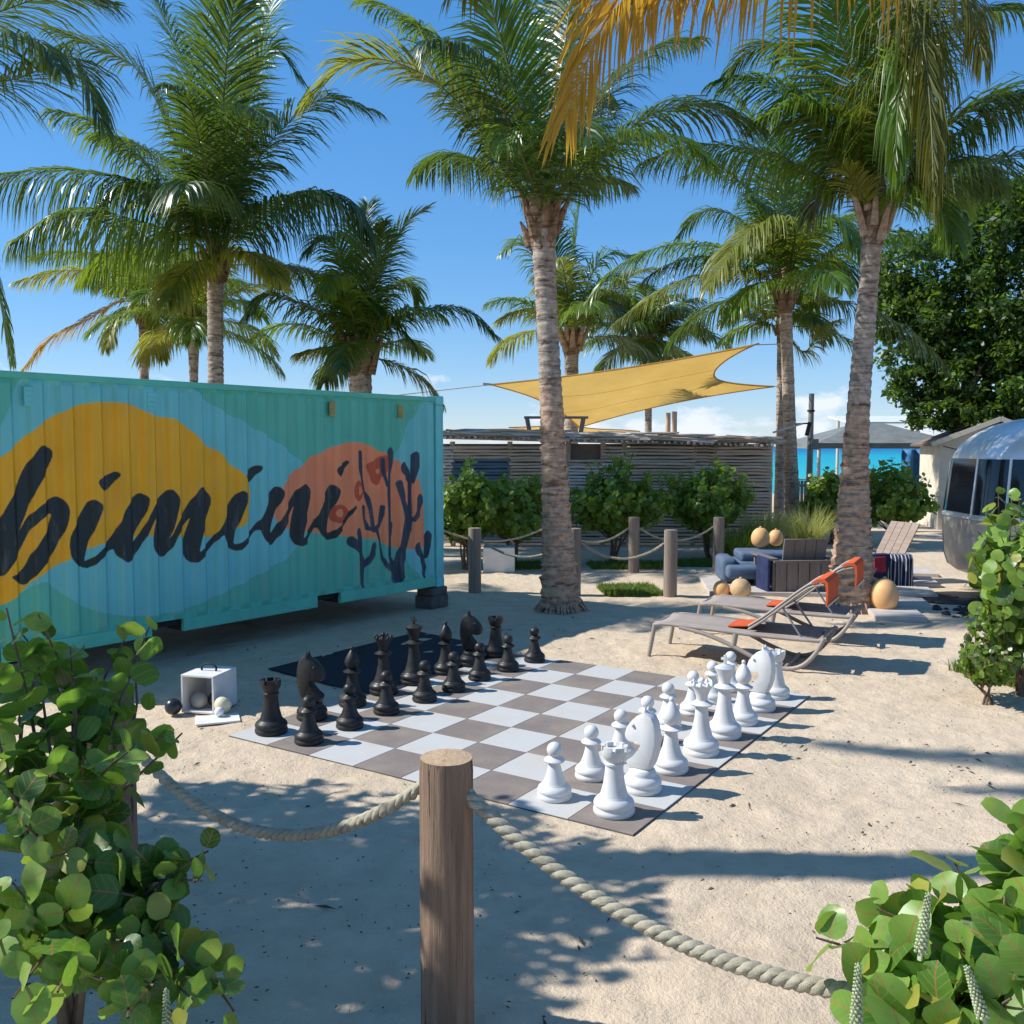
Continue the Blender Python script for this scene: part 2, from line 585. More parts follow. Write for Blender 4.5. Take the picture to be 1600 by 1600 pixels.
# palm
M['frond_green'] = leaf_mat('frond_green', (0.04, 0.105, 0.009), (0.11, 0.20, 0.018), 0.38, 0.36, (0.42, 0.55, 0.03), 0.55)
M['frond_dark'] = leaf_mat('frond_dark', (0.018, 0.052, 0.010), (0.055, 0.105, 0.015), 0.30, 0.34, (0.28, 0.42, 0.03), 0.55)
M['frond_lime'] = leaf_mat('frond_lime', (0.12, 0.17, 0.02), (0.26, 0.27, 0.035), 0.45, 0.4, (0.5, 0.5, 0.05), 0.5)
M['frond_olive'] = leaf_mat('frond_olive', (0.05, 0.08, 0.012), (0.125, 0.125, 0.02), 0.38, 0.5, (0.40, 0.36, 0.03), 0.3)
M['frond_yellow'] = leaf_mat('frond_yellow', (0.22, 0.15, 0.02), (0.42, 0.25, 0.03), 0.42, 0.45, (0.75, 0.45, 0.04), 0.4)
M['frond_brown'] = leaf_mat('frond_brown', (0.16, 0.085, 0.03), (0.34, 0.2, 0.08), 0.35, 0.6, (0.6, 0.33, 0.08), 0.3)
M['rachis'] = plain('rachis', (0.12, 0.13, 0.03), 0.5, 0, 0.4, 0.2, 4, 0)
M['rachis_old'] = plain('rachis_old', (0.33, 0.2, 0.08), 0.6, 0, 0.4, 0.2, 4, 0)


def bark_mat(name, c1, c2, c3, ring=1.0):
    n = NM(name, c1, 0.92, 0, 0.2)
    v = n.coord('Object')
    sx = n.node('ShaderNodeSeparateXYZ')
    n.ln(v, sx.inputs[0])
    w = n.noise(n.coord('Object', (1.5, 1.5, 13.0)), 1.5, 4, 0.65, 1.0)
    f = n.noise(v, 13, 5, 0.65)
    c = n.ramp(w, [(0.38, c1), (0.45, c2), (0.62, c3)])
    c = n.mix(0.45, c, n.ramp(f, [(0.35, c1), (0.65, c3)]))
    n.color(c)
    b = n.bump(w, 0.6 * ring, 0.03)
    n.bump(f, 0.6, 0.012, b)
    return n.m


M['bark_grey'] = bark_mat('bark_grey', (0.06, 0.042, 0.032), (0.36, 0.28, 0.225), (0.54, 0.45, 0.375))
M['bark_brown'] = bark_mat('bark_brown', (0.10, 0.052, 0.03), (0.46, 0.28, 0.18), (0.64, 0.45, 0.315), 0.35)
M['fibre'] = bark_mat('fibre', (0.07, 0.04, 0.025), (0.2, 0.12, 0.075), (0.34, 0.23, 0.15), 0.6)
M['boot'] = bark_mat('boot', (0.22, 0.13, 0.085), (0.40, 0.28, 0.2), (0.52, 0.40, 0.30), 0.4)
M['stem'] = plain('stem', (0.17, 0.115, 0.075), 0.85, 0, 0.2, 0.3, 14, 0.5, 60)
M['stem_dark'] = plain('stem_dark', (0.09, 0.06, 0.045), 0.85, 0, 0.2, 0.3, 14, 0.5, 60)
M['grape_leaf'] = leaf_mat('grape_leaf', (0.055, 0.14, 0.02), (0.12, 0.245, 0.035), 0.42, 0.36, (0.32, 0.58, 0.05), 0.55, True, 9)
M['grape_young'] = leaf_mat('grape_young', (0.14, 0.28, 0.035), (0.25, 0.40, 0.07), 0.38, 0.36, (0.5, 0.68, 0.08), 0.5, True, 9)
M['grape_dark'] = leaf_mat('grape_dark', (0.025, 0.075, 0.012), (0.06, 0.13, 0.02), 0.28, 0.34, (0.25, 0.42, 0.04), 0.55, True, 9)
M['bush_leaf'] = leaf_mat('bush_leaf', (0.08, 0.165, 0.014), (0.17, 0.275, 0.03), 0.42, 0.36, (0.32, 0.5, 0.04), 0.5, False, 5)
M['bush_bright'] = leaf_mat('bush_bright', (0.11, 0.2, 0.02), (0.2, 0.3, 0.04), 0.38, 0.38, (0.42, 0.6, 0.05), 0.5, False, 5)
M['tree_leaf'] = leaf_mat('tree_leaf', (0.015, 0.045, 0.01), (0.045, 0.095, 0.016), 0.3, 0.4, (0.28, 0.45, 0.04), 0.45, False, 0.9)
M['grass'] = leaf_mat('grass', (0.06, 0.12, 0.018), (0.14, 0.21, 0.035), 0.35, 0.55, (0.4, 0.5, 0.06), 0.3, False, 2)
M['grass_straw'] = leaf_mat('grass_straw', (0.2, 0.25, 0.05), (0.4, 0.42, 0.13), 0.45, 0.6, (0.6, 0.58, 0.15), 0.3, False, 2)
M['flower_spike'] = plain('flower_spike', (0.42, 0.47, 0.28), 0.6, 0, 0.3, 0.2, 40, 0.4, 200)

# yellow shade cloth, light glowing through the weave
n = NM('sail_cloth', (0.55, 0.36, 0.10), 0.85, 0, 0.2)
v = n.coord('Object')
c = n.ramp(n.noise(v, 1.5, 4), [(0.3, (0.58, 0.37, 0.10)), (0.7, (0.68, 0.46, 0.15))])
n.color(c)
n.bump(n.noise(n.coord('Object', (1, 0.35, 1)), 5, 4), 0.35, 0.03)
tr = n.node('ShaderNodeBsdfTranslucent')
n.ln(n.mix(0.3, c, (0.8, 0.5, 0.12)), tr.inputs['Color'])
ms = n.node('ShaderNodeMixShader')
ms.inputs[0].default_value = 0.55
n.ln(n.b.outputs[0], ms.inputs[1])
n.ln(tr.outputs[0], ms.inputs[2])
n.ln(ms.outputs[0], n.t.nodes['Material Output'].inputs['Surface'])
M['sail_cloth'] = n.m

# painted steel of the container: the paint colours are stored on the mesh (mural)
n = NM('mural_paint', (0.1, 0.3, 0.3), 0.48, 0, 0.4)
a = n.node('ShaderNodeAttribute', attribute_name='paint')
v = n.coord('Object')
f = n.noise(v, 2.2, 5, 0.6)
streak = n.noise(n.coord('Object', (9, 9, 0.35)), 2.0, 4, 0.6)
f = n.math('ADD', n.math('MULTIPLY', f, 0.5), n.math('MULTIPLY', streak, 0.5))
c = n.mix(1.0, a.outputs['Color'], n.ramp(f, [(0.28, (0.78, 0.78, 0.78)), (0.62, (1, 1, 1))]), 'MULTIPLY')
chip = n.noise(n.coord('Object', (1, 1, 0.6)), 16, 6, 0.7)
sxm = n.node('ShaderNodeSeparateXYZ')
n.ln(v, sxm.inputs[0])
lowz = n.math('MULTIPLY', n.math('SUBTRACT', 0.95, sxm.outputs['Z']), 0.16, True)
c = n.mix(n.math('MULTIPLY', n.math('SUBTRACT', n.math('ADD', chip, lowz), 0.70), 9.0, True), c, (0.20, 0.12, 0.075))
dust = n.noise(n.coord('Object', (5, 5, 0.9)), 3.0, 5, 0.65)
c = n.mix(n.math('MULTIPLY', n.math('SUBTRACT', n.math('ADD', dust, lowz), 0.55), 1.1, True), c, (0.42, 0.38, 0.32))
n.color(c)
n.bump(n.noise(v, 35, 4), 0.12, 0.006)
M['mural'] = n.m
GREEN, BLUE = (0.11, 0.52, 0.39), (0.17, 0.60, 0.61)
M['paint_green'] = plain('paint_green', GREEN, 0.48, 0, 0.4, 0.1, 3, 0.1, 40)
M['paint_blue'] = plain('paint_blue', BLUE, 0.48, 0, 0.4, 0.1, 3, 0.1, 40)
M['paint_pale'] = plain('paint_pale', (0.55, 0.62, 0.6), 0.5, 0, 0.4, 0.1, 3, 0.1, 40)
M['vent_tan'] = plain('vent_tan', (0.36, 0.30, 0.10), 0.6)


# ------------------------------------------------------------------ ground and sea
def axis_steps(stops):
    out = [stops[0][0]]
    for (a, _), (b, st) in zip(stops[:-1], stops[1:]):
        k = max(1, int(round((b - a) / st)))
        out += list(np.linspace(a, b, k + 1)[1:])
    return np.array(out)


BO = np.array([-2.155, 7.0384])
BA = -0.5762
BU = np.array([math.cos(BA), math.sin(BA)])
BV = np.array([-math.sin(BA), math.cos(BA)])
SU, SV = 0.4234, 0.4459

gx = axis_steps([(-6000, 0), (-300, 900), (-60, 40), (-12, 3), (-4, 0.3), (6, 0.07), (14, 0.5), (60, 4), (300, 40), (6000, 900)])
gy = axis_steps([(-400, 0), (-30, 60), (1.5, 4), (13, 0.07), (22, 0.3), (46, 1.0), (76, 2.0)])
X, Y = np.meshgrid(gx, gy)
Z = np.where(Y > 40, -np.clip((Y - 40) / 36, 0, 1) ** 1.5 * 2.2, 0.0)
near = np.exp(-((np.maximum(np.abs(X - 1) - 5, 0)) / 3) ** 2) * np.exp(-(np.maximum(Y - 14, 0) / 4) ** 2)
h = np.zeros_like(X)
idx = np.argwhere(near > 0.05)
for i, j in idx:
    p = Vector((X[i, j] * 2.3, Y[i, j] * 2.3, 0.3))
    q = Vector((X[i, j] * 0.7, Y[i, j] * 0.7, 5.3))
    h[i, j] = mnoise.noise(p) * 0.016 + mnoise.noise(p * 2.4) * 0.010 + mnoise.noise(p * 5.1) * 0.005 + mnoise.noise(q) * 0.025
for k in range(900):                                   # footprints trodden into the sand
    fx, fy = rng.uniform(-3.5, 5.5), 2.5 + 9.5 * rng.uniform(0, 1) ** 1.3
    fa = rng.uniform(0, math.pi)
    m = (np.abs(X - fx) < 0.3) & (np.abs(Y - fy) < 0.3)
    dx, dy = X[m] - fx, Y[m] - fy
    u, w = dx * math.cos(fa) + dy * math.sin(fa), -dx * math.sin(fa) + dy * math.cos(fa)
    h[m] += -0.030 * np.exp(-(u / 0.12) ** 2 - (w / 0.05) ** 2) + 0.013 * np.exp(-(u / 0.17) ** 2 - (w / 0.1) ** 2)
bu = ((X - BO[0]) * BU[0] + (Y - BO[1]) * BU[1]) / SU
bv = ((X - BO[0]) * BV[0] + (Y - BO[1]) * BV[1]) / SV
outside = np.clip(np.maximum.reduce([-bu, bu - 8, -bv, bv - 8]) * 2.2, 0, 1)   # flat under the chess mat
Z = Z + h * near * outside - 0.004 * near * (1 - outside)
ny, nx = X.shape
I = np.arange(ny * nx).reshape(ny, nx)
Q = np.stack([I[:-1, :-1], I[:-1, 1:], I[1:, 1:], I[1:, :-1]], -1).reshape(-1, 4)
link('ground', fast_mesh('ground', np.stack([X, Y, Z], -1), Q, M['sand'], True), kind='structure')

sx_ = np.array([-14000, -2000, 0, 2000, 14000.0])
sy_ = np.array([55, 120, 300, 1000, 4000, 16000.0])
X2, Y2 = np.meshgrid(sx_, sy_)
I2 = np.arange(X2.size).reshape(X2.shape)
Q2 = np.stack([I2[:-1, :-1], I2[:-1, 1:], I2[1:, 1:], I2[1:, :-1]], -1).reshape(-1, 4)
link('sea', fast_mesh('sea', np.stack([X2, Y2, np.full_like(X2, -1.0)], -1), Q2, M['sea']), kind='structure')

# loose twigs, shells and leaf scraps lying about on the sand
V, F = [], []
for k in range(3600):
    x, y = rng.uniform(-3.2, 4.8), 2.6 + 9.4 * rng.uniform(0, 1) ** 1.5
    if 0 < ((x - BO[0]) * BU[0] + (y - BO[1]) * BU[1]) / SU < 8 and 0 < ((x - BO[0]) * BV[0] + (y - BO[1]) * BV[1]) / SV < 8:
        continue
    l, w, a = rng.uniform(0.003, 0.014), rng.uniform(0.002, 0.005), rng.uniform(0, 6.28)
    if rng.random() < 0.07:
        l, w = l * rng.uniform(2, 5), w * 2.2
    ca, sa = math.cos(a), math.sin(a)
    o = len(V)
    for (p, q, z) in ((-l, 0, 0), (0, -w, 0), (l, 0, 0), (0, w, 0), (0, 0, w * 1.5)):
        V.append((x + p * ca - q * sa, y + p * sa + q * ca, z + 0.004))
    F += [(o, o + 1, o + 4), (o + 1, o + 2, o + 4), (o + 2, o + 3, o + 4), (o + 3, o, o + 4)]
link('debris', fast_mesh('debris', np.array(V), np.array(F), M['spec_debris']), kind='stuff')

# ------------------------------------------------------------------ shipping container with the mural
CA = 0.64179
CO = (-0.9318, 12.845, 0.0)
ZB, ZT, CL, CW = 0.283, 2.868, 6.06, 2.44
cont = thing('shipping_container', 'teal shipping container with bimini lettering mural on its long side', 'shipping container', CO, R(90) - CA)

MUR = dict(MURAL_DATA=1)


def srgb(c):
    return tuple(((k / 255 + 0.055) / 1.055) ** 2.4 for k in c)


def inside(px, pz, poly):
    poly = np.asarray(poly, float)
    r = np.zeros(px.shape, bool)
    x0, z0 = poly[-1]
    for x1, z1 in poly:
        cr = ((z1 > pz) != (z0 > pz))
        if abs(z1 - z0) > 1e-12:
            r ^= cr & (px < (x0 - x1) * (pz - z1) / (z0 - z1) + x1)
        x0, z0 = x1, z1
    return r


def smooth_poly(p, closed=True):
    """round a traced outline by two corner cuttings"""
    P = np.array(p, float)
    for _ in range(2):
        nx_ = np.roll(P, -1, 0)
        P = np.stack([P * 0.8 + nx_ * 0.2, P * 0.2 + nx_ * 0.8], 1).reshape(-1, 2)
    return P


def in_stroke(px, pz, st):
    r = np.zeros(px.shape, bool)
    st = np.asarray(st, float)
    for (x0, z0, r0), (x1, z1, r1) in zip(st[:-1], st[1:]):
        rm = max(r0, r1)
        m = (px > min(x0, x1) - rm) & (px < max(x0, x1) + rm) & (pz > min(z0, z1) - rm) & (pz < max(z0, z1) + rm)
        if not m.any():
            continue
        dx, dz = x1 - x0, z1 - z0
        t = np.clip(((px[m] - x0) * dx + (pz[m] - z0) * dz) / max(dx * dx + dz * dz, 1e-9), 0, 1)
        r[m] |= np.hypot(px[m] - x0 - t * dx, pz[m] - z0 - t * dz) < r0 + (r1 - r0) * t
    return r


YELLOW, ORANGE, RUST, INK, SLATE = (0.95,0.46,0.011), (0.95,0.3,0.13), (0.62,0.095,0.035), (0.009,0.026,0.034), (0.02,0.05,0.085)
MURAL = [
    ('poly', BLUE, [(-5.575,2.875),(-5.573,2.914),(-3.928,2.962),(-3.931,2.852),(-3.798,2.721),(-3.63,2.621),(-3.448,2.533),(-3.268,2.469),(-2.962,2.32),(-2.678,2.171),(-2.429,1.994),(-2.312,1.582),(-2.445,1.157),(-2.582,0.968),(-2.996,0.812),(-3.495,0.651),(-4.033,0.518),(-4.427,0.502),(-4.82,0.572),(-5.105,0.686),(-5.321,0.847),(-5.475,1.0),(-5.684,0.893),(-5.885,0.806),(-6.098,0.769),(-6.053,1.967),(-5.828,2.36),(-5.73,2.55),(-5.657,2.742)]),
    ('poly', BLUE, [(-0.341,2.834),(-0.63,2.524),(-0.85,2.225),(-1.033,1.687),(-0.923,1.106),(-0.77,0.869),(-0.638,0.621),(-0.503,0.504),(-0.339,0.391),(-0.25,0.232),(0.149,0.183),(0.168,2.959),(-0.315,2.92)]),
    ('poly', YELLOW, [(-5.999,2.021),(-5.838,2.101),(-5.738,2.161),(-5.624,2.268),(-5.452,2.406),(-5.291,2.499),(-5.126,2.576),(-4.901,2.62),(-4.684,2.616),(-4.531,2.597),(-4.444,2.538),(-4.319,2.497),(-4.141,2.482),(-3.995,2.428),(-3.863,2.312),(-3.727,2.2),(-3.61,2.153),(-3.531,2.098),(-3.428,2.002),(-3.257,1.885),(-3.195,1.796),(-3.172,1.655),(-3.202,1.482),(-3.269,1.346),(-3.346,1.323),(-3.641,1.242),(-3.799,1.251),(-4.027,1.272),(-4.389,1.312),(-4.431,1.316),(-4.665,1.302),(-4.909,1.279),(-5.012,1.251),(-5.268,1.149),(-5.455,1.062),(-5.549,1.02),(-5.684,0.893),(-5.775,0.847),(-5.885,0.806),(-6.047,0.734)]),
    ('poly', ORANGE, [(-2.742,1.76),(-2.62,1.873),(-2.486,1.965),(-2.322,2.074),(-2.134,2.14),(-1.951,2.2),(-1.796,2.238),(-1.616,2.251),(-1.454,2.239),(-1.339,2.184),(-1.085,2.114),(-0.841,2.003),(-0.649,1.871),(-0.453,1.735),(-0.378,1.597),(-0.356,1.314),(-0.346,0.935),(-0.365,0.834),(-0.636,0.84),(-0.996,0.901),(-1.1,0.931),(-1.214,1.022),(-1.471,1.05),(-1.918,1.124),(-2.221,1.177),(-2.725,1.258),(-2.823,1.352),(-2.857,1.462),(-2.818,1.604)]),
    ('poly', RUST, [(-1.704,1.374),(-1.726,1.321),(-1.784,1.283),(-1.863,1.268),(-1.947,1.28),(-2.015,1.316),(-2.052,1.367),(-2.051,1.422),(-2.012,1.468),(-1.943,1.496),(-1.86,1.499),(-1.781,1.475),(-1.724,1.43)]),
    ('poly', ORANGE, [(-1.799,1.388),(-1.819,1.354),(-1.869,1.338),(-1.925,1.348),(-1.96,1.378),(-1.96,1.415),(-1.923,1.441),(-1.868,1.445),(-1.818,1.424)]),
    ('poly', RUST, [(-1.457,1.646),(-1.47,1.584),(-1.504,1.537),(-1.55,1.517),(-1.599,1.527),(-1.638,1.565),(-1.66,1.622),(-1.659,1.686),(-1.636,1.741),(-1.595,1.776),(-1.546,1.783),(-1.5,1.759),(-1.468,1.71)]),
    ('poly', ORANGE, [(-1.479,1.647),(-1.49,1.612),(-1.516,1.594),(-1.545,1.602),(-1.564,1.631),(-1.563,1.669),(-1.544,1.697),(-1.514,1.703),(-1.489,1.683)]),
    ('poly', RUST, [(-1.438,1.985),(-1.322,2.018),(-1.183,2.066),(-1.083,2.093),(-1.048,2.007),(-1.065,1.88),(-1.146,1.839),(-1.188,1.713),(-1.287,1.709),(-1.365,1.747),(-1.402,1.831)]),
    ('poly', ORANGE, [(-1.255,1.898),(-1.185,1.925),(-1.176,1.861),(-1.226,1.841)]),
    ('line', SLATE, [(-1.504,0.413,0.026),(-1.501,0.609,0.033),(-1.495,0.776,0.04),(-1.56,0.922,0.043),(-1.644,0.998,0.061),(-1.696,1.037,0.06)]),
    ('line', SLATE, [(-1.487,0.691,0.029),(-1.378,0.807,0.041),(-1.322,0.901,0.064),(-1.308,0.935,0.064)]),
    ('line', SLATE, [(-1.528,0.877,0.04),(-1.552,1.06,0.058),(-1.566,1.145,0.054)]),
    ('line', SLATE, [(-1.513,2.116,0.033),(-1.515,1.972,0.04),(-1.489,1.82,0.018),(-1.453,1.638,0.015),(-1.407,1.525,0.029),(-1.379,1.412,0.033),(-1.353,1.214,0.037),(-1.334,1.156,0.037)]),
    ('line', SLATE, [(-1.466,1.444,0.026),(-1.458,1.304,0.018),(-1.421,1.176,0.024),(-1.255,1.15,0.038),(-1.195,1.203,0.027),(-1.163,1.343,0.034),(-1.152,1.428,0.027)]),
    ('line', SLATE, [(-1.226,1.12,0.026),(-1.188,1.003,0.015),(-1.16,0.787,0.015),(-1.101,0.68,0.035),(-0.979,0.61,0.047)]),
    ('line', SLATE, [(-1.002,2.114,0.078),(-0.993,2.007,0.066),(-1.03,1.822,0.039),(-1.055,1.623,0.031),(-1.041,1.393,0.031),(-1.034,1.192,0.035),(-1.036,0.991,0.031),(-1.049,0.819,0.031),(-0.979,0.668,0.067),(-0.897,0.543,0.116)]),
    ('line', SLATE, [(-1.144,2.03,0.023),(-1.136,1.881,0.023),(-1.088,1.709,0.027)]),
    ('line', SLATE, [(-0.982,1.203,0.031),(-0.994,1.074,0.027)]),
    ('line', SLATE, [(-0.883,0.512,0.112),(-0.864,0.685,0.076),(-0.767,0.896,0.085),(-0.701,1.111,0.098),(-0.678,1.256,0.086),(-0.719,1.376,0.069),(-0.802,1.555,0.052),(-0.842,1.716,0.048)]),
    ('line', SLATE, [(-0.634,1.313,0.037),(-0.631,1.606,0.029),(-0.63,1.738,0.033),(-0.693,1.857,0.069),(-0.755,1.916,0.08)]),
    ('line', SLATE, [(-0.598,1.737,0.029),(-0.542,1.942,0.07),(-0.54,2.06,0.07)]),
    ('line', SLATE, [(-0.571,1.235,0.033),(-0.482,1.334,0.054),(-0.448,1.466,0.08),(-0.448,1.495,0.08)]),
    ('line', SLATE, [(-0.37,0.44,0.023),(-0.357,0.574,0.034),(-0.389,0.698,0.042),(-0.483,0.819,0.075),(-0.498,0.851,0.075)]),
    ('line', SLATE, [(-0.338,0.723,0.03),(-0.31,0.857,0.043),(-0.297,0.992,0.056),(-0.308,1.053,0.017)]),
    ('poly', INK, [(-5.479,2.199),(-5.554,2.101),(-5.628,1.988),(-5.704,1.814),(-5.803,1.66),(-5.858,1.559),(-5.913,1.433),(-5.96,1.263),(-5.958,1.107),(-5.926,1.06),(-5.876,1.059),(-5.825,1.075),(-5.726,1.197),(-5.633,1.358),(-5.567,1.478),(-5.475,1.553),(-5.373,1.601),(-5.423,1.468),(-5.5,1.356),(-5.584,1.237),(-5.641,1.127),(-5.704,1.075),(-5.783,1.057),(-5.724,0.998),(-5.656,0.963),(-5.62,0.972),(-5.509,1.086),(-5.376,1.227),(-5.297,1.377),(-5.246,1.493),(-5.228,1.593),(-5.24,1.658),(-5.303,1.735),(-5.358,1.746),(-5.489,1.671),(-5.599,1.578),(-5.687,1.429),(-5.607,1.606),(-5.567,1.728),(-5.529,1.807),(-5.434,1.948),(-5.356,2.091),(-5.349,2.149),(-5.38,2.185),(-5.443,2.211)]),
    ('poly', INK, [(-5.037,1.685),(-4.983,1.703),(-4.889,1.635),(-4.934,1.537),(-4.997,1.406),(-5.042,1.299),(-5.088,1.129),(-5.072,1.124),(-5.013,1.15),(-4.91,1.232),(-4.796,1.352),(-4.75,1.421),(-4.713,1.492),(-4.694,1.556),(-4.629,1.65),(-4.556,1.72),(-4.492,1.747),(-4.417,1.69),(-4.413,1.648),(-4.473,1.485),(-4.567,1.359),(-4.597,1.254),(-4.56,1.292),(-4.485,1.378),(-4.427,1.499),(-4.339,1.644),(-4.253,1.724),(-4.166,1.776),(-4.082,1.692),(-4.069,1.631),(-4.138,1.396),(-4.213,1.231),(-4.097,1.434),(-3.962,1.598),(-3.833,1.775),(-3.775,1.773),(-3.68,1.668),(-3.677,1.601),(-3.745,1.453),(-3.829,1.224),(-3.866,1.09),(-3.792,1.138),(-3.62,1.293),(-3.537,1.398),(-3.493,1.541),(-3.429,1.632),(-3.345,1.706),(-3.292,1.721),(-3.214,1.675),(-3.232,1.597),(-3.309,1.453),(-3.375,1.31),(-3.41,1.156),(-3.379,1.136),(-3.273,1.18),(-3.186,1.279),(-3.053,1.402),(-2.985,1.514),(-2.926,1.681),(-2.823,1.762),(-2.722,1.688),(-2.734,1.628),(-2.823,1.504),(-2.891,1.345),(-2.92,1.211),(-2.838,1.307),(-2.716,1.446),(-2.614,1.606),(-2.534,1.707),(-2.409,1.777),(-2.312,1.708),(-2.314,1.619),(-2.358,1.444),(-2.43,1.271),(-2.473,1.124),(-2.409,1.172),(-2.267,1.34),(-2.183,1.47),(-2.059,1.708),(-1.992,1.751),(-1.872,1.674),(-1.891,1.601),(-1.991,1.46),(-2.054,1.336),(-2.081,1.156),(-1.984,1.186),(-1.848,1.259),(-1.772,1.337),(-1.682,1.443),(-1.624,1.478),(-1.612,1.44),(-1.657,1.405),(-1.747,1.289),(-1.849,1.185),(-1.961,1.092),(-2.059,1.077),(-2.153,1.117),(-2.212,1.175),(-2.257,1.259),(-2.34,1.158),(-2.4,1.065),(-2.491,1.037),(-2.58,1.08),(-2.634,1.154),(-2.638,1.233),(-2.607,1.388),(-2.56,1.533),(-2.64,1.424),(-2.72,1.273),(-2.875,1.104),(-2.918,1.087),(-3.011,1.15),(-3.061,1.238),(-3.071,1.281),(-3.143,1.258),(-3.232,1.15),(-3.318,1.075),(-3.391,1.068),(-3.483,1.111),(-3.532,1.192),(-3.555,1.271),(-3.704,1.13),(-3.804,1.038),(-3.873,0.99),(-3.95,0.998),(-4.005,1.04),(-4.041,1.11),(-4.038,1.225),(-3.997,1.329),(-3.922,1.485),(-4.082,1.327),(-4.159,1.186),(-4.235,1.095),(-4.281,1.084),(-4.355,1.125),(-4.39,1.195),(-4.386,1.329),(-4.344,1.498),(-4.402,1.397),(-4.499,1.213),(-4.611,1.091),(-4.674,1.064),(-4.767,1.147),(-4.799,1.23),(-4.999,1.077),(-5.066,1.048),(-5.179,1.099),(-5.232,1.174),(-5.245,1.277),(-5.234,1.369),(-5.166,1.481),(-5.106,1.579)]),
    ('poly', INK, [(-4.949,1.855),(-4.923,1.894),(-4.82,1.931),(-4.751,1.962),(-4.708,1.929),(-4.754,1.866),(-4.824,1.796),(-4.868,1.769),(-4.909,1.791)]),
    ('poly', INK, [(-3.251,1.876),(-3.191,1.953),(-3.116,1.987),(-3.04,1.987),(-3.024,1.95),(-3.085,1.898),(-3.162,1.821),(-3.195,1.8),(-3.236,1.841)]),
    ('poly', INK, [(-1.941,1.913),(-1.91,1.948),(-1.811,1.992),(-1.741,2.033),(-1.698,2.009),(-1.724,1.968),(-1.774,1.937),(-1.8,1.864),(-1.85,1.828),(-1.911,1.857)]),
]


xs = np.linspace(-CL + 0.10, -0.13, 860)
zs = np.linspace(ZB + 0.15, ZT - 0.07, 330)
PX, PZ = np.meshgrid(xs, zs)
paint = np.zeros(PX.shape + (3,))
for jx, jz in ((-0.25, -0.12), (0.25, 0.12), (-0.12, 0.25), (0.12, -0.25)):
    qx, qz = PX + jx * (xs[1] - xs[0]), PZ + jz * (zs[1] - zs[0])
    c = np.empty(PX.shape + (3,))
    c[:] = GREEN
    for kind, colr, data in MURAL:
        if kind == 'poly':
            m = inside(qx, qz, smooth_poly(data))
        else:
            m = in_stroke(qx, qz, data)
        c[m] = colr
    paint += c / 4
ph = ((xs + 0.02) / 0.2765) % 1.0
cor = np.interp(ph, [0, 0.36, 0.5, 0.86, 1.0], [0.004, 0.004, 0.048, 0.048, 0.004])
PY = np.broadcast_to(cor, PX.shape).copy()
edge = np.clip(np.minimum(PZ - zs[0], zs[-1] - PZ) / 0.05, 0, 1)
PY = 0.02 + (PY - 0.02) * edge
I3 = np.arange(PX.size).reshape(PX.shape)
Q3 = np.stack([I3[:-1, :-1], I3[:-1, 1:], I3[1:, 1:], I3[1:, :-1]], -1).reshape(-1, 4)
wm = fast_mesh('side_panel', np.stack([PX, PY, PZ], -1), Q3, M['mural'])
at_ = wm.attributes.new('paint', 'FLOAT_COLOR', 'POINT')
at_.data.foreach_set('color', np.concatenate([paint.reshape(-1, 3), np.ones((PX.size, 1))], 1).astype(np.float32).ravel())
link('side_panel', wm, cont)

# corrugated end wall, rear wall and roof
def corr_sheet(p0, du, dv, nrm, L, H, pitch=0.2765, depth=0.036):
    k = int(L / (pitch / 4))
    V, F = [], []
    for i in range(k + 1):
        s = L * i / k
        d = depth if i % 4 in (1, 2) else 0.0
        for t in (0, H):
            V.append(Vector(p0) + Vector(du) * s + Vector(dv) * t + Vector(nrm) * d)
    for i in range(k):
        F.append((2 * i, 2 * i + 2, 2 * i + 3, 2 * i + 1))
    return MB().add(V, F)


part('end_wall', corr_sheet((-0.02, 0.1, ZB + 0.15), (0, 1, 0), (0, 0, 1), (-1, 0, 0), CW - 0.2, ZT - ZB - 0.22), M['paint_blue'], cont)
part('rear_wall', corr_sheet((-CL + 0.1, CW - 0.01, ZB + 0.15), (1, 0, 0), (0, 0, 1), (0, -1, 0), CL - 0.2, ZT - ZB - 0.22), M['paint_green'], cont)
part('end_wall', corr_sheet((-CL + 0.02, 0.1, ZB + 0.15), (0, 1, 0), (0, 0, 1), (1, 0, 0), CW - 0.2, ZT - ZB - 0.22), M['paint_green'], cont)
part('roof', corr_sheet((-CL + 0.06, 0.06, ZT - 0.02), (1, 0, 0), (0, 1, 0), (0, 0, -1), CL - 0.12, CW - 0.12, 0.2, 0.02), M['paint_pale'], cont)
part('floor', MB().box((-CL / 2, CW / 2, ZB + 0.1), (CL - 0.3, CW - 0.2, 0.05)), M['dark_void'], cont)
for yy, nm in ((0.03, 'top_rail'), (CW - 0.03, 'top_rail')):
    part('top_rail', MB().box((-CL / 2, yy, ZT - 0.045), (CL - 0.34, 0.06, 0.06)), M['paint_green'] if yy < 1 else M['paint_pale'], cont, None, 0.006)
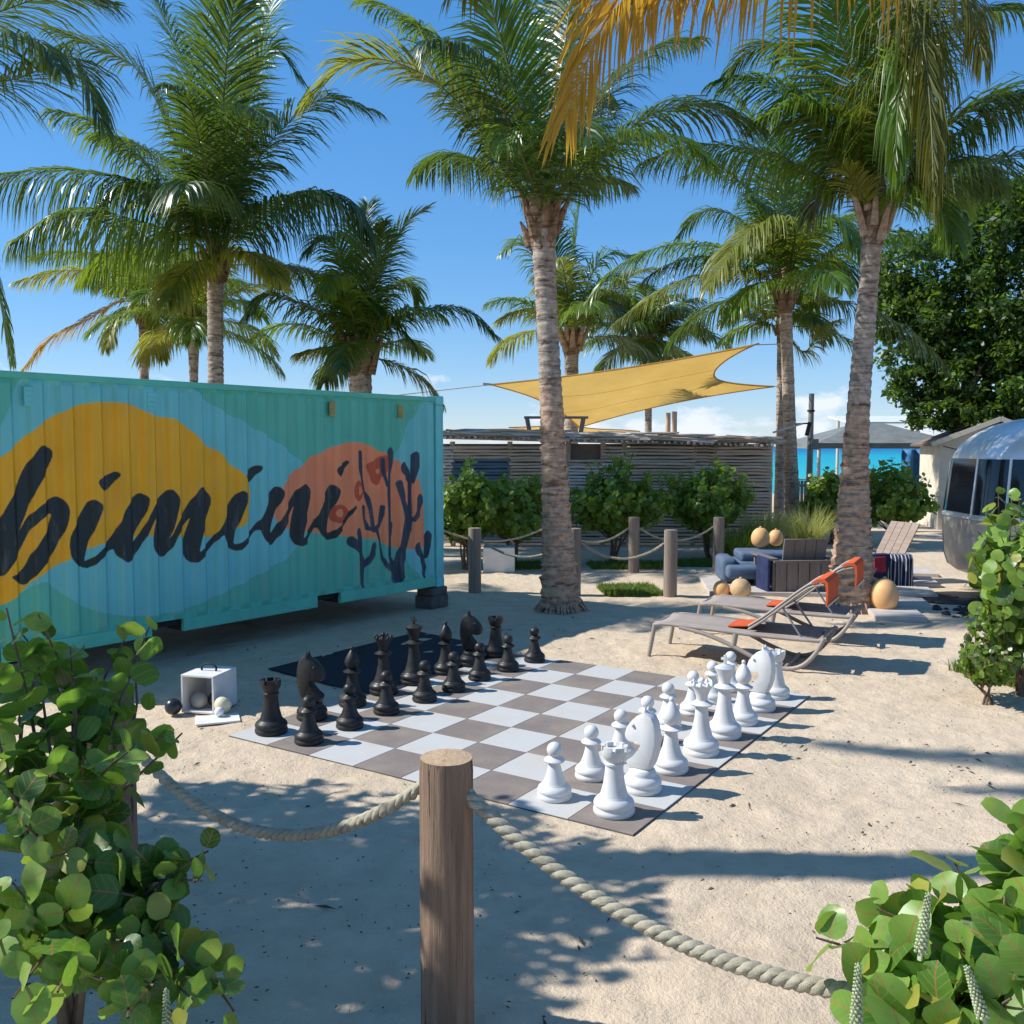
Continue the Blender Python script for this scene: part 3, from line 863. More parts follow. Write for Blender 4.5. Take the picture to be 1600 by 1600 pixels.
# bottom rail: interrupted by the two fork pockets
for a, b in ((-CL + 0.17, -4.43), (-4.07, -2.27), (-1.9, -0.17)):
    part('bottom_rail', MB().box(((a + b) / 2, 0.025, ZB + 0.085), (b - a, 0.05, 0.13)), M['paint_green'], cont, None, 0.005)
part('bottom_rail', MB().box((-CL / 2, CW - 0.03, ZB + 0.085), (CL - 0.34, 0.05, 0.13)), M['paint_green'], cont)
for x0 in (-4.25, -2.085):
    f = MB()
    f.box((x0, CW / 2, ZB + 0.15), (0.36, CW - 0.12, 0.012)).box((x0 - 0.18, CW / 2, ZB + 0.08), (0.008, CW - 0.12, 0.12)).box((x0 + 0.18, CW / 2, ZB + 0.08), (0.008, CW - 0.12, 0.12))
    part('fork_pocket', f, M['dark_void'], cont)
for x0 in (-0.075, -CL + 0.075):
    for y0 in (0.075, CW - 0.075):
        f = MB()
        s = 1 if x0 > -1 else -1
        t = -1 if y0 < 1 else 1
        f.box((x0 - s * 0.005, y0, (ZB + ZT) / 2), (0.12, 0.13, ZT - ZB - 0.24))
        f.tube([(x0 + s * 0.06, y0 + t * 0.055, ZB + 0.12), (x0 + s * 0.06, y0 + t * 0.055, ZT - 0.12)], 0.022, 8)
        part('corner_post', f, M['paint_blue'], cont, 40, 0)
        for z0 in (ZB + 0.06, ZT - 0.055):
            part('corner_casting', MB().box((x0, y0, z0), (0.162, 0.162, 0.118)), M['paint_blue'], cont, None, 0.012)
for x0, mt in ((-5.57, 'paint_blue'), (-4.37, 'paint_blue'), (-2.0, 'vent_tan'), (-0.835, 'vent_tan')):
    f = MB()
    f.box((x0, 0.004, 2.64), (0.085, 0.02, 0.17))
    for k in range(3):
        f.box((x0 + 0.004, -0.010, 2.585 + 0.05 * k), (0.05, 0.01, 0.012))
    part('vent', f, M[mt], cont, None, 0.004)
for k, (x0, y0, lb) in enumerate(((-0.12, 0.12, 'dark block under the near right corner of the teal container'), (-0.2, CW - 0.2, 'dark block under the far corner of the teal container'),
                                  (-CL + 0.2, 0.15, 'dark block under the teal container behind the leafy shrub'), (-CL + 0.2, CW - 0.2, 'dark block under the rear corner of the teal container'))):
    Mx = Matrix.Rotation(R(90) - CA, 4, 'Z')
    p = Vector(CO) + Mx @ Vector((x0, y0, 0))
    f = MB().box((0, 0, 0.085), (0.36, 0.3, 0.17)).box((0.01, 0.0, 0.226), (0.32, 0.28, 0.11))
    o = part('support_block', f, M['concrete'], None, None, 0.012)
    o.location = p
    o.rotation_euler = (0, 0, R(90) - CA + 0.05)
    tag(o, lb, 'block', 'blocks the container stands on')


# ------------------------------------------------------------------ chess board and pieces
def bpos(u, v, z=0.0):
    p = BO + BU * SU * u + BV * SV * v
    return (p[0], p[1], z)


board = thing('chess_board', 'large chess mat of light and brown squares on the sand', 'chess board', bpos(0, 0), BA)
part('backing', MB().box((SU * 4, SV * 4, 0.000), (SU * 8, SV * 8, 0.005)), M['mat_rubber'], board)
tile_me = {}
for c_ in (0, 1):
    tile_me[c_] = MB().box((0, 0, 0), (SU - 0.004, SV - 0.004, 0.006)).mesh('tile', M['tile_light' if c_ == 0 else 'tile_dark'], None, 0.0015, 1)
for i in range(8):
    for j in range(8):
        link('tile', tile_me[(i + j) % 2], board, (SU * (i + 0.5), SV * (j + 0.5), 0.0057))


def base_prof(r):
    return [(r * 0.93, 0), (r, r * 0.10), (r, r * 0.26), (r * 0.93, r * 0.33), (r * 0.925, r * 0.37), (r * 0.985, r * 0.44), (r * 0.99, r * 0.55), (r * 0.93, r * 0.68), (r * 0.8, r * 0.8), (r * 0.72, r * 0.85), (r * 0.71, r * 0.9)]


def piece_meshes(kind, mat):
    P = []
    if kind == 'pawn':
        r = 0.108
        P.append(('base', MB().lathe(base_prof(r), 32), 50))
        P.append(('body', MB().lathe([(0.076, 0.09), (0.07, 0.105), (0.056, 0.14), (0.045, 0.18), (0.037, 0.215), (0.036, 0.226), (0.06, 0.232), (0.067, 0.241), (0.058, 0.253), (0.034, 0.264), (0.03, 0.275)], 28), 50))
        P.append(('head', MB().ball((0, 0, 0.305), 0.049, 24, 14), 60))
    elif kind == 'rook':
        r = 0.124
        P.append(('base', MB().lathe(base_prof(r), 32), 50))
        P.append(('tower', MB().lathe([(0.088, 0.105), (0.08, 0.125), (0.066, 0.18), (0.057, 0.24), (0.053, 0.295), (0.062, 0.3), (0.062, 0.312), (0.055, 0.317), (0.058, 0.33), (0.066, 0.34), (0.076, 0.362), (0.078, 0.385), (0.055, 0.386), (0.0, 0.386)], 28), 50))
        f = MB()
        for k in range(6):
            A = [2 * math.pi * (k + t) / 6 for t in (0.07, 0.3, 0.55, 0.79)]
            V = [(rr * math.cos(a), rr * math.sin(a), z) for a in A for rr, z in ((0.056, 0.385), (0.079, 0.385), (0.079, 0.414), (0.057, 0.414))]
            F = [(4 * q + e, 4 * q + (e + 1) % 4, 4 * q + 4 + (e + 1) % 4, 4 * q + 4 + e) for q in range(3) for e in range(4)] + [(0, 3, 2, 1), (12, 13, 14, 15)]
            f.add(V, F)
        P.append(('battlement', f, 30))
    elif kind == 'knight':
        r = 0.124
        P.append(('base', MB().lathe(base_prof(r) + [(0.088, 0.118), (0.08, 0.14), (0.07, 0.148), (0, 0.15)], 32), 50))
        poly = [(-0.085, 0.145), (-0.095, 0.175), (-0.055, 0.205), (-0.012, 0.258), (0.008, 0.3), (-0.02, 0.322), (-0.062, 0.312), (-0.09, 0.316), (-0.108, 0.334), (-0.112, 0.36), (-0.098, 0.405), (-0.068, 0.445),
                (-0.03, 0.482), (0.012, 0.502), (0.03, 0.528), (0.05, 0.512), (0.075, 0.5), (0.098, 0.462), (0.112, 0.4), (0.116, 0.33), (0.108, 0.26), (0.085, 0.19), (0.06, 0.148)]
        f = MB()
        n = len(poly)
        cx, cz = 0.01, 0.33
        V = []
        for yy, sc in ((-0.047, 0.86), (-0.04, 0.96), (-0.022, 1.0), (0.022, 1.0), (0.04, 0.96), (0.047, 0.86)):
            for x, z in poly:
                tap = 1.0 if z > 0.3 else 1.0 + (0.3 - z) * 1.2
                V.append((cx + (x - cx) * sc, yy * tap, max(0.143, cz + (z - cz) * sc)))
        F = [(k * n + i, k * n + (i + 1) % n, (k + 1) * n + (i + 1) % n, (k + 1) * n + i) for k in range(5) for i in range(n)]
        F += [tuple(reversed(range(n))), tuple(5 * n + i for i in range(n))]
        f.add(V, F)
        P.append(('horse_head', f, 38))
        g = MB()
        for s in (-1, 1):
            g.ball((-0.045, s * 0.05, 0.425), 0.011, 12, 8)
        P.append(('eye', g, 60))
        e = MB()
        for s in (-1, 1):
            e.lathe([(0.014, 0), (0.012, 0.02), (0.002, 0.045)], 8, (0.028, s * 0.022, 0.505))
        P.append(('ear', e, 50))
    elif kind == 'bishop':
        r = 0.118
        P.append(('base', MB().lathe(base_prof(r), 32), 50))
        P.append(('body', MB().lathe([(0.084, 0.1), (0.074, 0.12), (0.057, 0.17), (0.047, 0.22), (0.041, 0.275), (0.072, 0.284), (0.077, 0.293), (0.05, 0.308), (0.036, 0.318)], 28), 50))
        P.append(('mitre', MB().lathe([(0.034, 0.316), (0.05, 0.335), (0.061, 0.36), (0.062, 0.385), (0.052, 0.415), (0.036, 0.445), (0.02, 0.468), (0.012, 0.478)], 28), 60))
        P.append(('finial', MB().ball((0, 0, 0.49), 0.017, 16, 10), 60))
    elif kind == 'queen':
        r = 0.128
        P.append(('base', MB().lathe(base_prof(r), 32), 50))
        P.append(('body', MB().lathe([(0.09, 0.108), (0.08, 0.13), (0.062, 0.19), (0.05, 0.26), (0.043, 0.34), (0.074, 0.35), (0.08, 0.36), (0.052, 0.376), (0.04, 0.386)], 28), 50))
        f = MB().lathe([(0.038, 0.384), (0.043, 0.42), (0.056, 0.455), (0.077, 0.49), (0.082, 0.5), (0.07, 0.502), (0.05, 0.49), (0.03, 0.5), (0.0, 0.512)], 32)
        for k in range(9):
            a = 2 * math.pi * k / 9
            f.lathe([(0.016, 0), (0.013, 0.014), (0.002, 0.03)], 8, (0.074 * math.cos(a), 0.074 * math.sin(a), 0.498))
        P.append(('crown', f, 40))
        P.append(('finial', MB().ball((0, 0, 0.528), 0.02, 16, 10), 60))
    else:
        r = 0.13
        P.append(('base', MB().lathe(base_prof(r), 32), 50))
        P.append(('body', MB().lathe([(0.092, 0.11), (0.082, 0.132), (0.064, 0.2), (0.052, 0.28), (0.045, 0.36), (0.076, 0.37), (0.083, 0.38), (0.055, 0.397), (0.042, 0.407)], 28), 50))
        P.append(('crown', MB().lathe([(0.04, 0.405), (0.045, 0.44), (0.058, 0.48), (0.075, 0.516), (0.078, 0.527), (0.066, 0.535), (0.04, 0.548), (0.016, 0.553), (0.0, 0.554)], 28), 45))
        P.append(('cross', MB().box((0, 0, 0.585), (0.02, 0.016, 0.075)).box((0, 0, 0.593), (0.06, 0.0158, 0.02)), 30))
    return [(nm, mb.mesh(nm, mat, sm, 0.0015 if nm == 'cross' else 0), sm) for nm, mb, sm in P]


ORDER = ['rook', 'knight', 'bishop', 'queen', 'king', 'bishop', 'knight', 'rook']
NEARFAR = ['near the wooden rope post', 'near the wooden rope post', 'near the wooden rope post', '', '', 'at the far end of its row', 'at the far end of its row', 'at the far end of its row']
cache = {}
for cname, ur, up_, mat in (('black', 0.5, 1.5, M['chess_black']), ('white', 7.5, 6.5, M['chess_white'])):
    for rank, u in (('back', ur), ('pawn', up_)):
        for v_ in range(8):
            k = ORDER[v_] if rank == 'back' else 'pawn'
            side = 'near' if v_ < 4 else 'far'
            spot = 'by the teal container' if cname == 'black' else 'by the sun loungers'
            if k == 'pawn':
                q = ORDER[v_] if ORDER[v_] in ('queen', 'king') else side + ' ' + ORDER[v_]
                lb = f'{cname} giant chess pawn standing in front of the {cname} {q}'
            elif k in ('queen', 'king'):
                lb = f'{cname} giant chess {k} with ' + ('a coronet of points' if k == 'queen' else 'a cross on its crown')
            else:
                lb = f'{cname} giant chess {k} ' + (f'at the near end of the {cname} row' if side == 'near' else f'at the far end of the {cname} row')
            ju, jv = rng.uniform(-0.06, 0.06, 2)
            rz = BA + (math.pi if cname == 'black' else 0) + rng.uniform(-0.15, 0.15)
            if k == 'knight' and cname == 'black':
                rz = BA + R(200)
            t = thing('chess_' + k, lb, 'chess piece', bpos(u + ju - (0.05 if cname == 'white' else 0), v_ + 0.5 + jv, 0.0088), rz, 'giant chess pieces on the board')
            if (k, cname) not in cache:
                cache[(k, cname)] = piece_meshes(k, mat)
            for nm, me, sm in cache[(k, cname)]:
                link(nm, me, t)

# dark blue mat lying in the shade behind the black pieces
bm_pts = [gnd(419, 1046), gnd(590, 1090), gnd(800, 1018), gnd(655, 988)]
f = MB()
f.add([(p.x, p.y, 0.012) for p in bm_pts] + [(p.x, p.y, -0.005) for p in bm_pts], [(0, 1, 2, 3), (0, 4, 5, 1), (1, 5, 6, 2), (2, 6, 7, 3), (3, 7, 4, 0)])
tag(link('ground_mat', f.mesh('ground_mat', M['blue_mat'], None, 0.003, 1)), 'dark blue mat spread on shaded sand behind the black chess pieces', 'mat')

# ------------------------------------------------------------------ box of lawn balls
bx = gnd(309, 1116)
box = thing('ball_box', 'open white wooden box tipped on its side with balls in it', 'box', (bx.x, bx.y, 0.005), R(-14))
W_, D_, H_ = 0.30, 0.36, 0.30
part('side_board', MB().box((-W_ / 2 + 0.008, D_ / 2, H_ / 2), (0.016, D_, H_)), M['white_paint'], box, None, 0.002)
part('side_board', MB().box((W_ / 2 - 0.008, D_ / 2, H_ / 2), (0.016, D_, H_)), M['white_paint'], box, None, 0.002)
part('base_board', MB().box((0, D_ / 2, 0.008), (W_ - 0.034, D_, 0.016)), M['white_paint'], box, None, 0.002)
part('top_board', MB().box((0, D_ / 2, H_ + 0.009), (W_, D_, 0.016)), M['white_paint'], box, None, 0.002)
part('back_board', MB().box((0, D_ - 0.008, H_ / 2), (W_ - 0.034, 0.015, H_ - 0.034)), M['white_paint'], box, None, 0.002)
part('handle', MB().tube(spline([(-0.065, D_ / 2, H_ + 0.015), (-0.065, D_ / 2, H_ + 0.055), (0, D_ / 2, H_ + 0.072), (0.065, D_ / 2, H_ + 0.055), (0.065, D_ / 2, H_ + 0.015)], 14), 0.009, 8), M['rubber'], box, 60)
M['ball_black'] = plain('ball_black', (0.02, 0.022, 0.028), 0.3, 0, 0.5, 0.1, 9, 0)
M['ball_grey'] = plain('ball_grey', (0.3, 0.285, 0.25), 0.4, 0, 0.5, 0.1, 9, 0)
M['ball_cream'] = plain('ball_cream', (0.72, 0.62, 0.42), 0.35, 0, 0.5, 0.08, 9, 0)
M['ball_white'] = plain('ball_white', (0.8, 0.8, 0.79), 0.35, 0, 0.5, 0.04, 9, 0)
cr, sr_ = math.cos(R(-14)), math.sin(R(-14))


def boxpt(x, y, z):
    return (bx.x + x * cr - y * sr_, bx.y + x * sr_ + y * cr, 0.005 + z)


pad = gnd(340, 1126)
f = MB().box((0, 0, 0.008), (0.34, 0.24, 0.014))
o = part('white_board', f, M['white_paint'], None, None, 0.003)
o.location, o.rotation_euler = (pad.x, pad.y, 0.004), (0, 0, R(20))
tag(o, 'flat white board lying on the sand in front of the ball box', 'board')
pb = gnd(347, 1119)
for nm, lb, loc, r, mt in (('lawn_ball', 'black ball on the sand just outside the white box', (gnd(271, 1117).x, gnd(271, 1117).y, 0.07), 0.068, 'ball_black'),
                           ('lawn_ball', 'grey ball inside the open white box', boxpt(-0.045, 0.1, 0.016 + 0.07), 0.07, 'ball_grey'),
                           ('lawn_ball', 'dark ball inside the white box behind the grey one', boxpt(0.066, 0.17, 0.016 + 0.066), 0.066, 'ball_black'),
                           ('lawn_ball', 'cream ball on the flat white board beside the box', (pb.x, pb.y + 0.03, 0.019 + 0.07), 0.07, 'ball_cream'),
                           ('jack_ball', 'small white ball in front of the cream ball', (pb.x + 0.0, pb.y - 0.075, 0.019 + 0.038), 0.038, 'ball_white')):
    o = part(nm, MB().ball((0, 0, 0), r, 28, 18), M[mt], None, 60)
    o.location = loc
    tag(o, lb, 'ball', 'lawn balls by the white box')


# ------------------------------------------------------------------ posts and ropes
def round_post(x, y, h, r, label, group, near_=False, lean=(0, 0)):
    t = thing('rope_post', label, 'post', (x, y, 0), random.uniform(0, 6), group)
    n = 40 if near_ else 16
    k = 26 if near_ else 5
    V, F = [], []
    ph = [random.uniform(0, 6.28) for _ in range(5)]
    for i in range(k + 1):
        z = -0.05 + (h + 0.05) * i / k
        for j in range(n):
            a = 2 * math.pi * j / n
            w = 1 + (0.012 * math.sin(2 * a + ph[0] + z) + 0.012 * math.sin(3 * a + ph[1]) + 0.007 * math.sin(9 * a + ph[2] + 2 * z) + random.uniform(-0.006, 0.006) * near_)
            if i == k:
                w *= 0.965
            V.append((r * w * math.cos(a) + lean[0] * z, r * w * math.sin(a) + lean[1] * z, z))
    for i in range(k):
        for j in range(n):
            F.append((i * n + j, i * n + (j + 1) % n, (i + 1) * n + (j + 1) % n, (i + 1) * n + j))
    part('shaft', MB().add(V, F), M['post_wood'] if near_ else M['post_grey'], t, 40)
    V2 = [V[k * n + j] for j in range(n)] + [(x_ * 0.55, y_ * 0.55, h + 0.004 + random.uniform(-0.003, 0.004)) for x_, y_, _ in V[k * n:k * n + n]] + [(lean[0] * h, lean[1] * h, h + 0.004)]
    F2 = [(j, (j + 1) % n, n + (j + 1) % n, n + j) for j in range(n)] + [(n + j, n + (j + 1) % n, 2 * n) for j in range(n)]
    part('end_grain', MB().add(V2, F2), M['post_end'] if near_ else M['post_grey'], t, 40)
    return t


PG = 'posts carrying the rope barrier'
round_post(-0.235, 3.32, 1.085, 0.098, 'thick weathered post in front with two ropes tied to it', PG, True)
round_post(-1.87, 4.3, 1.09, 0.11, 'thick weathered post half hidden by the leafy sea grape shrub', PG, True)
round_post(1.78, 2.15, 1.07, 0.1, 'weathered post outside the picture at the end of the front rope', PG, True)
mid = {}
for k, (px, py, hh, lb) in dict(a=(742, 925, 0.97, 'grey post beside the right corner of the container'), b=(897, 930, 0.99, 'grey post half hidden behind the scaly palm trunk'),
                                c=(990, 895, 0.97, 'grey post behind the square patch of grass'), d=(1047, 932, 0.98, 'grey post at the right of the square grass patch'),
                                e=(1122, 892, 0.95, 'grey post in front of the tall ornamental grass')).items():
    p = gnd(px, py)
    mid[k] = p
    round_post(p.x, p.y, hh, 0.098, lb, PG)
round_post(0.72, 16.4, 0.96, 0.098, 'grey post hidden right behind the scaly palm trunk', PG)
round_post(-1.4, 16.3, 0.96, 0.098, 'grey post behind the end of the teal container', PG)


def rope(a, b, sag, rad, label, n=60, twist=9.0, seg=6):
    a, b = Vector(a), Vector(b)
    t = thing('rope', label, 'rope', tuple(a), 0, 'ropes hung between the posts')
    path = []
    for i in range(n + 1):
        s = i / n
        p = a.lerp(b, s)
        p.z -= sag * 4 * s * (1 - s)
        path.append(p)
    L = (b - a).length
    for k in range(3):
        pts = []
        for i, p in enumerate(path):
            tg = (path[min(i + 1, n)] - path[max(i - 1, 0)]).normalized()
            s_ = tg.cross(Vector((0, 0, 1))).normalized()
            u_ = s_.cross(tg)
            an = 2 * math.pi * (k / 3 + i / n * L * twist)
            pts.append(p + s_ * (rad * 0.5 * math.cos(an)) + u_ * (rad * 0.5 * math.sin(an)) - a)
        part('strand', MB().tube(pts, rad * 0.56, seg), M['rope'], t, 60)
    return t


rope((-1.78, 4.22, 0.90), (-0.32, 3.36, 0.97), 0.32, 0.025, 'thick twisted rope from the shrub to the front post', 150, 9)
rope((-0.19, 3.30, 0.985), (1.72, 2.2, 0.97), 0.37, 0.0275, 'thick twisted rope swooping right from the front post', 190, 9)
for (p, q, lb) in (('a', 'b', 'thin rope between the container and the scaly palm trunk'), ('b', 'd', 'thin rope sagging over the square grass patch'), ('c', 'e', 'thin rope between the two rear grey posts')):
    A, B = mid[p], mid[q]
    rope((A.x + 0.1, A.y, 0.78), (B.x - 0.1, B.y, 0.78), 0.23, 0.02, lb, 70, 8, 5)
rope((-1.3, 16.3, 0.80), (0.62, 16.4, 0.80), 0.25, 0.02, 'thin rope in front of the shrubs beside the container', 70, 8, 5)
rope((0.82, 16.4, 0.78), (mid['c'].x - 0.1, mid['c'].y, 0.78), 0.25, 0.02, 'thin rope reaching out from behind the palm trunk', 70, 8, 5)


# ------------------------------------------------------------------ palms
def frond_arrays(path, n, ll, w, grav, vee=0.25, rw=0.03, seed=0, start=0.16, spread=1.0, ragged=0.12):
    """leaflets and rachis of one frond along path; returns verts, quads, material index (0 leaf, 1 rachis)"""
    g = np.random.default_rng(seed)
    path = np.asarray(path, float)
    k = len(path)
    T = np.gradient(path, axis=0)
    T /= np.linalg.norm(T, axis=1)[:, None]
    up = np.array([0, 0, 1.0])
    S = np.cross(T, up)
    # keep the side vector steady where the rachis runs steeply
    hor = path[-1] - path[0]
    hs_ = np.cross(hor, up)
    hs_ /= max(np.linalg.norm(hs_), 1e-6)
    nS = np.linalg.norm(S, axis=1)[:, None]
    S = S / np.maximum(nS, 1e-6)
    sgn = np.sign((S * hs_).sum(1))[:, None]
    sgn[sgn == 0] = 1
    S = S * sgn
    wgt = np.clip(nS / 0.45, 0, 1)
    S = S * wgt + hs_ * (1 - wgt)
    S -= T * (S * T).sum(1)[:, None]
    S /= np.linalg.norm(S, axis=1)[:, None]
    N = np.cross(S, T)
    N *= np.where(N[:, 2:] < 0, -1, 1)
    V, Q, MI = [], [], []
    o = 0
    # rachis: flattened four-sided tube
    tt = np.linspace(0, 1, k)
    rr = rw * (1 - 0.9 * tt) + 0.0025
    ring = np.stack([path + S * rr[:, None] * 1.2, path + N * rr[:, None] * 0.7, path - S * rr[:, None] * 1.2, path - N * rr[:, None] * 0.6], 1)
    V.append(ring.reshape(-1, 3))
    for i in range(k - 1):
        for j in range(4):
            Q.append((i * 4 + j, i * 4 + (j + 1) % 4, i * 4 + 4 + (j + 1) % 4, i * 4 + 4 + j))
    MI += [1] * ((k - 1) * 4)
    o = k * 4
    t = np.tile(np.linspace(start, 0.995, n), 2) + g.uniform(-0.004, 0.004, 2 * n)
    t = np.clip(t, 0, 0.999)
    side = np.repeat([1.0, -1.0], n)
    f = t * (k - 1)
    i0 = f.astype(int)
    fr = (f - i0)[:, None]
    i1 = np.minimum(i0 + 1, k - 1)
    lerp = lambda A: A[i0] * (1 - fr) + A[i1] * fr
    B, TT, SS, NN = lerp(path), lerp(T), lerp(S), lerp(N)
    s = (t - start) / (1 - start)
    ln = ll * (0.42 + 0.58 * np.sin(np.pi * np.clip(s * 0.82 + 0.14, 0, 1))) * (1 - 0.35 * s ** 4)
    ln = ln * g.uniform(1 - ragged * 1.6, 1 + ragged * 0.6, 2 * n)
    ln = np.where(g.uniform(0, 1, 2 * n) < 0.07, ln * g.uniform(0.12, 0.6, 2 * n), ln)
    ang = (R(28) + R(38) * s + g.normal(0, 0.05, 2 * n)) * spread
    D = SS * (side * np.cos(ang))[:, None] + TT * np.sin(ang)[:, None] + NN * (vee * (1 - 0.5 * s) + g.normal(0, 0.09, 2 * n))[:, None]
    D /= np.linalg.norm(D, axis=1)[:, None]
    gr = grav * g.uniform(0.75, 1.25, 2 * n)
    seg = 4
    P = B.copy()
    st = []
    d = D.copy()
    Wv = TT - D * (TT * D).sum(1)[:, None]
    Wv /= np.maximum(np.linalg.norm(Wv, axis=1)[:, None], 1e-6)
    Wv = Wv + NN * g.normal(0, 0.35, 2 * n)[:, None]
    Wv /= np.linalg.norm(Wv, axis=1)[:, None]
    wid = w * g.uniform(0.8, 1.15, 2 * n)
    for q in range(seg):
        wq = wid * (0.55, 1.0, 0.8, 0.06)[q]
        st.append(P - Wv * wq[:, None] / 2)
        st.append(P + Wv * wq[:, None] / 2)
        d = d + np.array([0, 0, -1.0]) * (gr * (q + 0.6) / seg)[:, None]
        d /= np.linalg.norm(d, axis=1)[:, None]
        P = P + d * (ln / (seg - 1))[:, None]
        Wv = Wv - d * (Wv * d).sum(1)[:, None]
        Wv /= np.maximum(np.linalg.norm(Wv, axis=1)[:, None], 1e-6)
    L = np.stack(st, 1)                               # 2n x 8 x 3
    V.append(L.reshape(-1, 3))
    base = o + np.arange(2 * n) * 8
    for q in range(seg - 1):
        Q += np.stack([base + 2 * q, base + 2 * q + 1, base + 2 * q + 3, base + 2 * q + 2], 1).tolist()
        MI += [0] * (2 * n)
    return np.concatenate(V), np.array(Q), np.array(MI)


def add_frond(parent, base, path, n, ll, w, grav, mat='frond_green', seed=0, rw=0.03, old=False, **kw):
    V, Q, MI = frond_arrays(path, int(n * 1.7), ll * 1.2, w * 0.62, grav * 1.75, rw=rw * 0.75, seed=seed, **kw)
    me = fast_mesh('frond', V - np.array(base), Q, [M[mat], M['rachis_old' if old else 'rachis']], False, MI)
    return link('frond', me, parent)


def arc(c, az, el, L, droop, n=22):
    """a frond's midrib: leaves c at azimuth az and elevation el and bends under its own weight"""
    d = np.array([math.cos(az) * math.cos(el), math.sin(az) * math.cos(el), math.sin(el)])
    p = np.array(c, float)
    out = [p.copy()]
    for i in range(n - 1):
        s = (i + 0.5) / (n - 1)
        d2 = d + np.array([0, 0, -1.0]) * droop * s ** 1.6
        d2 /= np.linalg.norm(d2)
        p = p + d2 * L / (n - 1)
        out.append(p.copy())
    return np.array(out)


def trunk_mesh(pts, radii, rough_h, seed, name, n=22, step=0.045):
    """trunk with ring scars; broken overlapping scales up to rough_h"""
    g = np.random.default_rng(seed)
    P = np.array([tuple(p) for p in pts], float)
    L = np.linalg.norm(np.diff(P, axis=0), axis=1).sum()
    k = max(10, int(L / step))
    C = spline(P, k)
    z = np.linspace(0, 1, k)
    rad = np.interp(z, np.linspace(0, 1, len(radii)), radii)
    hz = C[:, 2] - C[0, 2]
    ang = 2 * np.pi * np.arange(n) / n
    # every sector carries its own chain of scales: a scale widens upwards and then steps back in
    sec = max(1, n // 13)
    V = np.zeros((k, n, 3))
    nsec = (n + sec - 1) // sec
    pos = g.uniform(0, 1, nsec)
    size = g.uniform(0.09, 0.18, nsec)
    prod = g.uniform(0.3, 1.0, nsec)
    ring_pos, ring_len = 0.0, 0.1
    dz = L / k
    for i in range(k):
        rough = float(np.clip((rough_h - hz[i]) / 0.6, 0, 1))
        pos += dz / size
        over = pos >= 1
        pos[over] -= 1
        size[over] = g.uniform(0.09, 0.19, over.sum())
        prod[over] = g.uniform(0.15, 1.15, over.sum())
        ring_pos += dz / ring_len
        if ring_pos >= 1:
            ring_pos, ring_len = 0.0, g.uniform(0.07, 0.16)
        ps = np.repeat(pos, sec)[:n]
        pr = np.repeat(prod, sec)[:n]
        inner = (np.arange(n) % sec) / max(1, sec - 1) - 0.5 if sec > 1 else np.zeros(n)
        scale_r = (ps ** 1.2 * 0.36 - 0.15) * pr * (1 - 0.35 * np.abs(inner) * 2)
        ring_r = 0.05 * ring_pos - 0.035 * (ring_pos < 1.6 * dz / ring_len)
        r = rad[i] * (1 + rough * scale_r + (1 - rough) * ring_r + g.uniform(-0.012, 0.012, n) * (0.4 + rough))
        V[i, :, 0] = C[i, 0] + r * np.cos(ang)
        V[i, :, 1] = C[i, 1] + r * np.sin(ang)
        V[i, :, 2] = C[i, 2] + g.uniform(-0.01, 0.01, n) * rough
    I_ = np.arange(k * n).reshape(k, n)
    J_ = np.roll(I_, -1, 1)
    Q_ = np.stack([I_[:-1], J_[:-1], J_[1:], I_[1:]], -1).reshape(-1, 4)
    zf = hz[:-1].repeat(n) + g.uniform(-0.3, 0.3, (k - 1) * n)
    return V.reshape(-1, 3), Q_, (zf < rough_h).astype(int)


